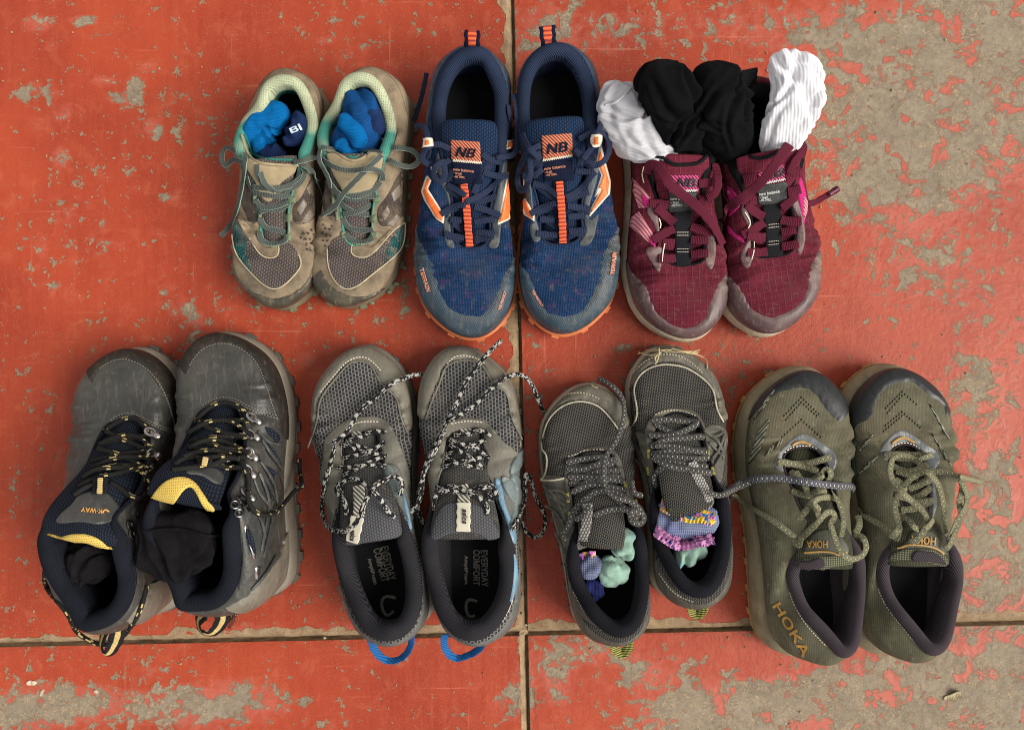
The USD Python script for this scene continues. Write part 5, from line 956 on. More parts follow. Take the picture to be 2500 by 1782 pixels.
G1 = grey('grey running shoe, left of its pair, tongue twisted to one side', 1, dict(heel=(498, 1376), toe=(288, 104),
    open='440,1462 345,1435 275,1340 222,1210 188,1090 172,970 190,890 212,800 225,700 225,620 216,560 226,512 262,492 310,486 365,484 395,500 395,540 418,600 415,650 440,710 452,780 495,860 545,960 578,1080 594,1200 586,1320 530,1425',
    cap='52,600 68,530 100,420 110,335 190,222 250,162 300,152 350,172 395,250 470,322 492,400 528,480',
    side=['80,670 130,740 190,850 180,950 150,900 100,780', '520,690 540,760 560,900 580,1040 545,950 495,850 470,770', '195,1080 230,1220 300,1370 345,1435 290,1400 215,1250'],
    stay=['140,520 190,465 250,425 340,412 425,432 470,500 505,580 530,660 525,740 470,770 440,700 412,645 418,600 395,545 392,495 310,484 226,510 216,560 225,620 225,700 212,800 190,880 150,830 110,740 130,620'],
    stripes=[(gside, '420,640 470,640 510,720 545,900 500,860 460,790'), (gblue_film, '500,760 530,850 545,950 520,880'), (gteal, '410,640 445,640 470,700 490,790 450,780 420,700')],
    lines=['60,560 105,420 118,340 200,225 260,165 305,155', '305,155 352,176 398,254 470,326 490,400 525,490', '205,700 225,640 215,580 226,520'],
    seams=['250,455 320,438 400,440', '120,300 190,215 260,150 330,140 400,200', '225,900 260,1200 340,1400 420,1455'],
    tongue=[(312, 500, 84, .058), (315, 610, 94, .066), (325, 730, 110, .078), (345, 850, 135, .090), (360, 950, 138, .097), (365, 985, 130, .098)],
    tpad='300,800 420,790 470,870 500,960 440,985 300,1010 238,1035 235,990 270,900',
    low=['235,530 320,560 400,590', '225,690 320,640 410,600'],
    chev='297,735 300,800 298,880', keep='262,485 312,478 315,512 264,515', label='292,880 280,940 265,1000', word=((262, 940), (258, 990), 22),
    print=[('EVERYDAY', (402, 1022), (440, 1178), 34), ('COMFORT', (366, 1032), (406, 1186), 34), ('AmpliFoam', (340, 1076), (370, 1196), 16)], swirl='470,1260 420,1255 405,1290 430,1340 460,1320',
    high=['215,545 270,560 340,585 405,590 430,600', '195,650 260,650 340,640 425,645', '225,610 300,590 380,560 420,530 400,545', '330,495 380,480 425,490', '240,530 300,510 340,500', '225,770 210,740 250,708 310,715 345,745 400,715 440,700'],
    ends=[('170,540 200,520 245,480 275,430 320,370 380,320 430,275 480,248 550,222 632,215', [.006, .008, .008, .006, .004, .004, .004, .008, .010, .0], .03), ('185,550 165,640 140,720 128,830 135,890 165,935 240,945 290,900 320,830 360,760 420,710 470,695 498,720 490,780', [.006, .006, .004, .004, .004, .006, .008, .012, .012, .012, .012, .010, .008, .004], .03),
          ('360,760 400,800 430,850 465,885', [.01, .01, .006, .004], None), ('205,720 195,760 225,800 240,870', [.004, .006, .006, .002], None)],
    tab='352,1440 375,1505 430,1550 495,1540 540,1480 540,1415', tabz=[.070, .058, .05, .05, .058, .072]))
G2 = grey('grey running shoe, right of its pair, lace end lying across its toe', -1, dict(heel=(868, 1376), toe=(798, 98),
    open='815,1462 730,1425 662,1335 622,1210 597,1090 592,970 620,880 650,790 678,690 690,620 700,560 722,502 758,482 805,474 858,474 880,500 875,545 898,600 885,650 922,720 945,800 988,900 1022,1010 1034,1120 1022,1240 980,1350 905,1435',
    cap='605,430 635,340 670,250 700,180 760,152 840,152 880,185 930,260 985,300 1000,390 1050,510 1085,560',
    side=['1090,560 1085,700 1070,820 1010,940 960,840 930,760 1000,700 1040,620', '600,1080 625,1220 680,1370 640,1300 610,1180', '620,620 650,700 620,860 600,800'],
    stay=['640,560 670,480 730,430 820,420 880,432 925,470 985,540 1050,600 1020,680 960,720 925,735 890,655 900,600 876,545 880,500 858,472 805,472 722,500 700,560 690,620 678,690 655,780 625,720 630,620'],
    stripes=[(gteal, '1075,560 1085,580 1010,690 1000,660'), (gteal, '960,700 985,690 1055,800 1030,820'), (gblue_film, '935,700 950,705 985,830 1030,960 1025,1010 985,900 950,810'), (gteal, '1000,690 1020,680 1055,730 1020,900 1000,920 1030,740'), (gblue_film, '1020,1020 1034,1100 1030,1220 1000,1290 1018,1180')],
    lines=['610,430 640,340 678,250 705,185 760,156', '760,156 840,156 882,188 930,262 985,305 1005,392 1060,520', '668,700 690,640 700,580'],
    seams=['730,448 800,436 880,442', '640,330 690,220 740,140 830,138 890,170', '1010,1200 960,1340 880,1450'],
    tongue=[(805, 490, 84, .058), (800, 610, 98, .066), (795, 730, 118, .078), (795, 850, 145, .090), (795, 950, 162, .096), (795, 975, 160, .096)],
    tpad='690,830 760,815 860,830 910,880 955,975 940,1008 860,965 780,958 700,968 640,1002 635,970',
    low=['720,520 800,550 890,590', '690,600 790,640 885,655'],
    chev='780,732 786,770 788,820', keep='768,472 825,466 828,505 770,508', label='788,815 787,880 785,950', word=((782, 845), (782, 912), 22),
    print=[('EVERYDAY', (868, 1036), (872, 1206), 30), ('COMFORT', (832, 1034), (832, 1200), 30), ('AmpliFoam', (792, 1062), (792, 1194), 15)], swirl='850,1275 810,1270 798,1300 815,1345 840,1340',
    high=['720,520 760,540 830,550 870,580 910,600', '690,650 760,630 840,610 905,600', '705,590 780,570 850,540 890,520', '740,500 800,495 870,480 915,505', '650,740 720,760 800,765 870,740 925,735', '645,790 720,740 790,760 860,790 930,800', '650,850 660,780 700,760 780,765', '800,770 870,800 900,850 890,870', '720,545 810,600 880,655'],
    ends=[('690,470 720,420 760,340 800,250 850,180 900,120 962,60', [.006, .006, .005, .004, .006, .012, .0], .03), ('720,440 780,400 840,360 890,310 930,270 980,235 1040,218 1090,245 1125,310 1158,388', [.008, .006, .004, .004, .006, .006, .008, .010, .006, .0], .02),
          ('700,470 660,560 610,660 580,760 575,840 600,915', [.006, .006, .006, .006, .006, .0], .05), ('690,480 640,580 600,680 585,790 550,850 500,882', [.010, .008, .008, .010, .012, .006], .06),
          ('1010,945 1045,880 1075,770 1080,680 1100,710 1120,780 1160,860 1165,930 1130,975 1080,950 1060,900', [.004, .006, .010, .014, .014, .012, .006, .002, .0, .0, .0], .012), ('900,770 940,790 920,740 860,760', [.004, .006, .006, .004], None)],
    tab='700,1430 700,1490 745,1538 800,1530 865,1490 890,1420', tabz=[.072, .06, .05, .05, .056, .074]))
# ---------------------------------------------------------------- smaller dark trail shoes with tie-dyed socks
F_ = Crop(1280, 820, 0.4988); kF = .4988
fmesh = cloth('dark_basket_mesh', (0.115, 0.107, 0.092), (0.012, 0.012, 0.013), 'cell', .0028, .0017, .00055, sm=.9, var=.3, dist=.0009)
ftong = cloth('dark_basket_tongue', (0.100, 0.094, 0.082), (0.014, 0.014, 0.014), 'cell', .0028, .0018, .00055, sm=.9, var=.25, dist=.0009)
fcap = rubber('dusty_dark_cap', (0.090, 0.080, 0.060), (0.22, 0.19, 0.13), .4, .55, scuff=.6)
fside = rubber('dusty_dark_overlay', (0.060, 0.055, 0.043), (0.17, 0.15, 0.11), .42, .6, scuff=.6)
ffoam = rubber('dusty_cream_foam', (0.33, 0.29, 0.21), (0.15, 0.125, 0.085), .5, .7)
fpad = cloth('dark_mesh_collar', (0.017, 0.017, 0.023), (0.008, 0.008, 0.010), 'cell', .0020, .0014, .0004, var=.2)
flace = lace_mat('dotted_dark_lace', (0.052, 0.050, 0.048), (0.40, 0.385, 0.33), 'dots', dirt=(.12, .11, .09), damt=.2)
fyel = cloth('yellow_thread', (0.50, 0.47, 0.10), (0.12, 0.12, 0.03), 'rib', .0012, var=.15)
ftab = cloth('yellow_black_web', (0.58, 0.57, 0.13), (0.02, 0.02, 0.02), 'weave', .0022, .0012, var=.15)
frefl = cloth('grey_braid', (0.36, 0.34, 0.31), (0.05, 0.05, 0.05), 'cell', .0034, .0024, .0006, sm=.8, var=.2, rot=.6)
fline = rubber('pale_edge', (0.40, 0.36, 0.27), None, .2, .6)
def darkshoe(label, side, d):
    S = Shoe('dark_trail_shoe', label, 'dark dusty trail shoes', F_([d['heel']])[0], F_([d['toe']])[0], .088, side, F_(d['open']), [(0, .086), (.2, .076), (.36, .062), (.50, .072), (.58, .070), (.9, .056), (1, .053)], crease=.7)
    S.body(fmesh, ffoam, gsole, fpad, BLACK_SOLE, fpad, collar=.0135, lug=(28, .008, .0015), flare=.003)
    S.heel_counter(fside, .18, .80)
    S.guard('toe_cap', F_(d['cap']), fcap, .0014)
    for e in d['side']: S.patch('side_overlay', F_(e), fside, .0008)
    for e in d['stay']: S.patch('eyestay', F_(e), fside, .0014)
    for e in d['lines']: S.lace('pale_edging', F_(e), fline, .0016, .0012, layer='upper', taut=3, splat=False)
    for e in d['ribs']: S.lace('side_rib', F_(e), fside, .0030, .0024, layer='upper', taut=3, splat=False)
    for e in d['seams']: stitches(S, e, fline, C=F_)
    S.strip('tongue', [(*F_([p[:2]])[0], p[2] * kF, p[3]) for p in d['tongue']], ftong, .006, .006, layers=('all', 'tongue'), tilt=d.get('tilt', 0))
    for e in d['yellow']: S.lace('yellow_eyelet', F_(e), fyel, .0030, .0020, taut=3)
    for e in d['low']: S.lace('lace_crossing', F_(e), flace, .0060, .0013)
    S.lace('braid_strap', F_(d['braid']), frefl, .0098, .0015, taut=5)
    for e in d['high']: S.lace('lace', F_(e), flace, .0060, .0013)
    for e, dz, drop in d['ends']: S.lace('lace_end', F_(e), flace, .0054, .0013, dz=dz, drop=drop)
    S.lace('pull_tab', F_(d['tab']), ftab, .0095, .0014, zs=d['tabz'], splat=False, twist=[.2, .5, .2])
    return S
H1 = darkshoe('small dark trail shoe, left of its pair, knotted lace by the tongue', 1, dict(heel=(430, 1415), toe=(256, 250),
    open='480,1478 385,1445 292,1345 232,1225 206,1120 218,1020 250,920 238,830 225,740 222,660 238,600 275,566 330,556 390,556 425,580 445,640 478,700 500,790 540,880 588,970 606,1080 613,1200 600,1325 560,1430',
    cap='55,560 95,440 130,380 200,330 290,318 360,340 410,380 450,430 475,470',
    side=['75,700 200,700 235,830 250,920 215,1020 190,1130 140,1000 90,850', '470,640 500,720 540,880 500,790 460,690', '215,1160 260,1300 370,1430 300,1390 220,1260'],
    stay=['195,680 215,600 280,556 350,538 420,548 470,600 490,680 500,780 478,700 445,640 425,578 390,554 330,554 275,564 238,598 222,660 225,740 240,840 215,800'],
    lines=['85,520 90,560 105,580 95,690 80,700', '90,500 120,410 200,338 290,322 360,344 410,390 455,450 475,480', '80,705 150,705 195,695'],
    ribs=['90,730 150,790 200,900', '100,830 150,860 205,960', '130,900 190,900', '120,780 200,830', '150,960 200,1060', '100,760 180,760 220,800'],
    seams=['215,590 290,570 350,560 400,562', '120,340 200,290 290,280 370,310', '240,1250 330,1390 430,1465'],
    tongue=[(330, 565, 95, .051), (345, 680, 105, .060), (360, 800, 115, .072), (375, 900, 115, .084), (380, 990, 112, .090), (378, 1030, 105, .091)],
    yellow=['212,770 216,815', '222,860 224,905', '492,715 497,745', '545,800 552,830'],
    low=['215,610 320,600 420,590', '205,640 320,640 440,640', '215,690 330,640 450,600', '220,720 330,720 470,650', '230,770 340,700 480,690'],
    braid='308,820 308,890 290,980 275,1050',
    high=['205,620 300,600 420,590', '210,650 300,650 380,620 440,630', '230,720 300,680 400,660 470,655', '215,690 320,690 420,700 490,715', '235,765 330,730 420,740 500,750', '225,920 280,830 350,760 430,760 510,800 550,850 580,890', '340,880 420,850 500,850 570,860', '330,770 400,760 470,820 560,900'],
    ends=[('395,730 390,650 405,580 440,530 475,450 490,360 470,290 420,240 362,208', [.006, .010, .010, .010, .010, .012, .014, .01, .0], .035), ('400,740 430,780 480,800 540,820 575,860 585,900 560,920 520,900 530,860 570,870', [.006, .01, .014, .016, .016, .016, .016, .016, .018, .018], .06), ('300,790 240,860 210,940 190,970 205,1000', [.006, .008, .010, .008, .004], None), ('580,780 545,770 530,705', [.006, .01, .010], .07), ('250,900 280,880 320,830', [.004, .008, .006], None)],
    tab='430,1468 440,1520 470,1552 500,1540 515,1462', tabz=[.066, .052, .046, .05, .066]))
H2 = darkshoe('small dark trail shoe, right of its pair, dry grass on its toe', -1, dict(heel=(790, 1250), toe=(702, 60),
    open='865,1285 775,1255 695,1155 640,1045 614,935 612,820 632,740 640,680 632,610 628,550 640,480 655,420 695,385 745,372 800,382 840,400 872,460 890,540 912,620 940,700 990,780 1015,900 1010,1040 978,1180 925,1262',
    cap='500,300 535,240 570,180 620,145 690,130 770,142 850,185 900,240 935,310 970,420',
    side=['520,480 590,480 640,560 620,700 600,790 560,700 530,580', '880,450 980,450 980,620 960,720 930,690 905,600', '640,1090 700,1200 770,1280 700,1270 630,1180'],
    stay=['590,470 620,400 680,360 750,352 820,362 870,410 910,520 930,620 940,700 912,620 890,540 872,460 840,398 800,380 745,370 695,383 655,418 640,480 628,550 632,610 640,680 615,620'],
    lines=['500,470 520,450 548,400 545,320 538,260 570,190 640,148 690,140', '690,140 770,150 850,190 920,260 935,310 945,360 975,420'],
    ribs=['540,520 580,600 610,680', '900,480 950,520 975,600', '920,600 950,560 980,480', '540,600 590,660', '930,640 965,580 985,500', '905,520 960,580', '880,460 930,490 978,470'],
    seams=['640,385 700,366 780,368 840,390', '520,200 600,120 700,90 800,120 880,190', '660,1160 740,1260 830,1300'],
    tongue=[(745, 385, 92, .051), (755, 480, 105, .060), (765, 580, 115, .070), (780, 680, 125, .080), (800, 770, 125, .086), (815, 840, 118, .088), (825, 865, 105, .088)], tilt=.004,
    yellow=['608,555 610,600', '605,640 608,680', '898,555 902,600', '918,640 928,680'],
    low=['630,420 740,410 850,420', '610,480 720,480 840,440', '630,540 740,500 870,490', '620,580 740,560 890,560', '625,600 740,620 900,640'],
    braid='820,615 850,690 890,760 930,880',
    high=['625,415 700,408 780,418 858,425', '640,430 720,470 800,490 880,495', '612,485 690,490 770,470 850,430', '620,545 690,510 780,500 870,490', '630,590 720,590 830,600 905,595', '640,540 740,540 830,560 900,570', '640,680 680,640 760,640 840,660 920,670', '635,600 720,640 800,650'],
    ends=[('640,680 635,700 650,740', [.002, .004, .002], None), ('900,760 950,780 1000,765 1060,735 1105,718', [.01, .012, .014, .012, .012], .05)],
    tab='805,1275 815,1330 838,1362 870,1350 880,1285', tabz=[.064, .05, .044, .048, .064]))
# dry grass stuck to the toe
straw = cloth('dry_straw', (0.52, 0.42, 0.22), var=.3)
for k, e in enumerate(['555,88 600,78 660,70 720,68', '640,138 655,110 660,60', '700,75 760,78 860,70', '770,80 840,90 890,120 895,160', '560,80 610,95 650,88', '720,62 780,75 850,82', '590,70 640,66 700,80', '650,130 640,110 670,80', '760,70 810,86 840,72']):
    H2.lace('straw', F_(e), straw, .0009 + .0004 * (k % 2), round_=True, dz=[.001, .004, .003], drop=.03, splat=False, step=2)
H1.lace('straw', F_('330,240 345,250 360,252'), straw, .001, round_=True, dz=[.001, .003, .004], drop=.03, splat=False, step=2)
denim = cloth('denim_knit', (0.27, 0.30, 0.42), (0.10, 0.12, 0.24), 'weave', .0020, .0016, var=.3, rough=.95)
mint = cloth('mint_terry', (0.24, 0.37, 0.30), var=.3, rough=1.0, dist=.0015, sheen=.3, extra=lambda g, o, c: g.mix(g.mr(g.noise(o, 55, 3), .52, .62, 0, .8), c, (.16, .33, .38)))
tiedye = cloth('tie_dye_frill', (0.55, 0.16, 0.48), var=.2, rough=.95, dist=.0012, extra=lambda g, o, c: g.mix(g.mr(g.noise(o, 170, 2), .56, .60), g.mix(g.mr(g.noise(o, 120, 2), .45, .5), c, (.60, .42, .05)), (.03, .14, .35)))
pinkfrill = cloth('pink_frill', (0.50, 0.22, 0.42), var=.35, rough=.95, dist=.0012, extra=lambda g, o, c: g.mix(g.mr(g.noise(o, 190, 2), .60, .63), c, (.02, .03, .12)))
navycuff = cloth('navy_cuff', (0.020, 0.026, 0.115), (0.012, 0.015, 0.07), 'rib', .0014, var=.2)
def frill(T, pts, z, mat, w=.009, amp=.0022, n=9):
    p = resample(F_(pts), 1.5); P, N = T.look(p[:, :2], 'all', snap=True); d = np.r_[0, np.cumsum(np.linalg.norm(np.diff(P, axis=0), axis=1))]; L = d[-1]
    Tn = np.gradient(P, axis=0); Tn /= np.linalg.norm(Tn, axis=1, keepdims=True); B = np.cross(Tn, [0, 0, 1.0]); B /= np.linalg.norm(B, axis=1, keepdims=True)
    v = np.linspace(-1, 1, 11); ph = d / L * 2 * np.pi * n + 1.3 * np.sin(d / L * 17 + p[0, 0])
    G = P[:, None] + B[:, None] * (v[None, :, None] * w / 2) + np.array([0, 0, 1.0]) * (.0022 + np.interp(d / L, np.linspace(0, 1, len(z)), z)[:, None] * .4 + amp * np.abs(v[None]) ** .8 * np.sin(ph[:, None] + np.sign(v)[None] * 1.1) + .0015 * np.abs(v[None]))[..., None] + Tn[:, None] * (.0016 * np.abs(v[None]) * np.cos(ph[:, None] * 1.0 + 2 * np.sign(v)[None]))[..., None]
    V, F = grid(G); T.add('frill', V, F, mat)
Q1 = sock('patterned_sock', 'denim blue and mint sock inside the left small dark shoe', F_, kF, [(335, 1060, 50, .052, .010), (318, 1130, 52, .056, .012), (318, 1190, 50, .056, .012)], denim, fold=.002, seed=2)
more(Q1, 'navy_cuff', F_, kF, [(315, 1180, 46, .054, .010), (335, 1240, 48, .052, .010), (340, 1290, 34, .048, .008)], navycuff, seed=3, fold=.002)
more(Q1, 'mint_toe', F_, kF, [(370, 1100, 50, .056, .012), (430, 1150, 62, .056, .014), (465, 1210, 56, .052, .014)], mint, seed=4, fold=.0032, fscale=75, creases=14)
more(Q1, 'mint_heel', F_, kF, [(480, 940, 45, .068, .012), (490, 1020, 55, .066, .013), (460, 1075, 50, .062, .012)], mint, seed=5, fold=.0032, fscale=75, creases=14)
frill(Q1, '255,1085 300,1065 350,1062', [.003, .004, .004], tiedye, .006, .0015, 5)
Q2 = sock('patterned_sock', 'denim and pink tie dyed sock folded in the right small dark shoe', F_, kF, [(790, 800, 150, .066, .010), (790, 870, 158, .070, .011), (800, 940, 158, .070, .011), (800, 990, 145, .068, .009)], denim, fold=.003, seed=7, fscale=60, creases=12)
more(Q2, 'mint_foot', F_, kF, [(750, 1020, 40, .058, .010), (800, 1060, 100, .056, .014), (815, 1100, 80, .052, .014)], mint, seed=8, fold=.0032, fscale=75, creases=14)
for y0, m, n in ((0, tiedye, 7), (18, tiedye, 8), (34, tiedye, 7)): frill(Q2, '665,%d 720,%d 790,%d 860,%d 925,%d' % (800 + y0, 830 + y0, 858 + y0, 862 + y0, 880 + y0), [.002, .003, .002], m, .0065, .0016, n + 8)
for y0, n in ((0, 9), (16, 8), (30, 9)): frill(Q2, '640,%d 690,%d 750,%d 830,%d 925,%d' % (935 + y0, 970 + y0, 1000 + y0, 990 + y0, 985 + y0 * .5), [.002, .004, .003], pinkfrill, .0060, .0016, n + 9)
# ---------------------------------------------------------------- olive running shoes with tangled laces
G_ = Crop(1750, 870, 0.468); kG = .468; G3 = Crop(1780, 1130, .19704); G4 = Crop(2080, 1080, .19704)
oknit = cloth('olive_knit', (0.128, 0.120, 0.078), (0.104, 0.098, 0.063), 'rib', .0014, rot=math.pi / 2, var=.45, dirt=(.115, .092, .06), damt=.45, dist=.00012)
ocap = rubber('black_toe_film', (0.015, 0.0165, 0.018), (0.05, 0.046, 0.036), .3, .36, spec=.3, scuff=.25, dist=.00012)
ofilm = rubber('grey_lacing_film', (0.115, 0.125, 0.130), (0.10, 0.092, 0.062), .4, .35)
ofoam = rubber('dusty_olive_foam', (0.24, 0.205, 0.125), (0.10, 0.085, 0.05), .5, .7)
oorange = rubber('amber_sole', (0.40, 0.22, 0.08), (0.16, 0.12, 0.07), .5, .7)
opad = cloth('plum_collar', (0.070, 0.056, 0.064), (0.036, 0.028, 0.033), 'rib', .0017, rot=.9, var=.2, dist=.0007)
otong = cloth('olive_tongue', (0.095, 0.095, 0.062), (0.03, 0.03, 0.02), 'cell', .0020, .0014, .0004, var=.2)
otip = cloth('olive_tongue_mesh', (0.21, 0.215, 0.14), (0.06, 0.06, 0.04), 'weave', .0022, .0022, var=.15)
olabel = rubber('olive_label', (0.052, 0.054, 0.034), (0.09, 0.08, 0.05), .3, .6)
oamber = rubber('amber_print', (0.36, 0.19, 0.035), None, .1, .5)
olace = lace_mat('olive_dotted_lace', (0.150, 0.142, 0.092), (0.42, 0.42, 0.20), 'dots', dirt=(.1, .085, .055), damt=.2)
gdot = lace_mat('grey_dotted_lace', (0.085, 0.085, 0.098), (0.58, 0.56, 0.50), 'dots')
ogash = cloth('dark_slit', (0.016, 0.016, 0.010), var=.2); opale = rubber('pale_slit', (0.17, 0.17, 0.125), None, .1, .5)
def olive(label, side, d):
    S = Shoe('olive_running_shoe', label, 'olive running shoes', G_([d['heel']])[0], G_([d['toe']])[0], .0955, side, G_(d['open']), [(0, .094), (.2, .080), (.36, .066), (.50, .078), (.58, .078), (.9, .068), (1, .066)], zs=(.042, .030), spring=.012, crease=.8, bulge=.004)
    S.body(oknit, ofoam, oorange, opad, BLACK_SOLE, opad, collar=.0125, lug=(26, .010, .001), flare=.0055, zin=.040)
    S.guard('toe_film', G_(d['cap']), ocap, .0011)
    for e in d['film']: S.patch('lacing_film', G_(e), ofilm, .0009)
    for p, n, q, r in d['slits']:          # rows of slanting slits: from p to q, each reaching by r
        for k in range(n):
            a = np.array(p) + (np.array(q) - p) * k / (n - 1); S.lace('slit', G_([tuple(a), tuple(a + np.array(r) * .5), tuple(a + np.array(r))]), opale if k % 3 else ogash, .0011, .0009, layer='upper', taut=3, splat=False)
    for e in d['zig']:                       # little holes in zigzag rows
        q = resample(G_(e), 7.0)
        for c in q: S.patch('knit_hole', [(c[0] - 2.2, c[1] + 3.2), (c[0] + 1.2, c[1] + 3.2), (c[0] + 2.6, c[1] - 3.2), (c[0] - .8, c[1] - 3.2)], ogash, .0004, sm=False, step=3, edge=.7, layers=())
    S.strip('tongue', [(*G_([p[:2]])[0], p[2] * kG, p[3]) for p in d['tongue']], otong, .006, .005, layers=('all', 'tongue'))
    S.patch('tongue_tip', G_(d['tip']), otip, .0015, 'tongue', layers=('all', 'tongue')); S.patch('tip_lining', G_(d['tip2']), opad, .0018, 'tongue', layers=('all',))
    lb = S.patch('tongue_label', G_(d['label']), olabel, .0012, 'tongue', layers=('all', 'tongue'))
    a, b = G_(d['word'][:2]); S.text('label_words', 'HOKA', a, b, d['word'][2] * kG, oamber, 'tongue', bold=True, parent=lb); S.lace('label_line', G_(d['lline']), oamber, .0016, .0010, layer='tongue', taut=3, parent=lb, lift=.0012)
    S.lace('throat_mark', G_(d['mark']), oamber, .0022, .0010, layer='upper', taut=3, lift=.0008)
    for e in d['seams']: stitches(S, e, cream_line, C=G_)
    for e in d['low']: S.lace('lace_crossing', G_(e), olace, .0064, .0013)
    for e, dz, drop in d['ends']: S.lace('lace', G_(e), olace, .0058, .0013, dz=dz, drop=drop)
    for tx, a, b, h in d.get('print', []): a, b = G_([a, b]); S.text('side_print', tx, a, b, h * kG, oamber, 'upper', bold=True, slant=.0)
    return S
O1 = olive('olive running shoe, left of its pair, big amber lettering on its heel', 1, dict(heel=(418, 1475), toe=(352, 80),
    open='655,1578 575,1505 505,1425 425,1335 378,1225 362,1130 400,1040 470,955 500,900 450,830 405,740 365,640 342,560 350,505 390,475 440,466 500,470 545,500 580,565 612,650 640,750 655,850 700,930 760,1020 776,1130 772,1250 758,1400 725,1535',
    cap='95,560 115,440 170,330 235,260 300,205 370,182 440,172 500,192 540,250 580,305 640,350',
    film=['300,560 330,490 390,430 440,402 500,420 570,465 612,500 625,560 600,600 570,560 540,497 500,468 440,464 390,473 350,503 342,560 350,600 320,600'],
    slits=[((190, 330), 9, (250, 235), (50, -60)), ((165, 560), 14, (215, 400), (60, -70)), ((250, 520), 6, (330, 460), (14, -30))],
    zig=['350,310 440,215', '440,215 530,300', '340,420 440,330', '440,330 540,420', '360,330 440,240', '440,240 520,310'],
    tongue=[(440, 475, 80, .056), (455, 580, 90, .062), (490, 720, 100, .070), (540, 860, 110, .078), (565, 980, 140, .086), (560, 1070, 150, .086), (558, 1095, 148, .085)],
    tip='400,1085 480,1050 560,1040 700,1040 710,1075 620,1095 560,1110 430,1115', tip2='415,1075 480,1062 545,1050 565,1090 500,1108 420,1115', label='480,950 560,900 640,930 690,1010 660,1045 560,1030 460,1030',
    word=((576, 962), (470, 962), 34), lline='455,1025 540,1018 610,1025 640,1035 680,1020', mark='395,465 435,445 490,462',
    seams=['352,500 400,478 460,468 520,482', '380,1230 440,1360 540,1480 620,1560'],
    low=['315,555 420,560 530,545 595,525', '320,548 420,565 530,600', '380,600 480,650 560,600', '390,700 480,720 600,640'],
    ends=[('480,560 540,540 595,520', [.003, .003, .002], None), ('410,600 440,640 470,700 480,740', [.004, .006, .006, .004], None), ('545,640 555,600 580,590 595,620 575,645', [.003, .008, .010, .008, .004], None), ('460,640 500,655 560,620', [.003, .006, .004], None), ('425,850 460,810 490,770 520,730 570,700', [.006, .01, .012, .012, .008], None), ('500,760 520,800 540,850', [.006, .01, .006], None), ('540,800 510,760 560,735 620,740', [.006, .008, .008, .004], None),
          ('600,700 640,770 660,850 650,940', [.004, .008, .010, .004], None), ('440,950 490,900 540,850 590,810 615,830 595,870 600,900', [.004, .010, .014, .018, .018, .014, .006], None), ('85,720 150,770 250,830 340,890 410,945', [.0, .002, .004, .008, .006], .05), ('600,880 620,960 650,1020 700,1055 760,1035 778,985 750,935 715,930', [.006, .014, .018, .020, .022, .022, .020, .012], .085), ('735,830 745,870 725,920', [.01, .016, .016], .085), ('400,960 425,985 440,940', [.004, .006, .006], None)],
    print=[('HOKA', (292, 1300), (452, 1566), 42)]))
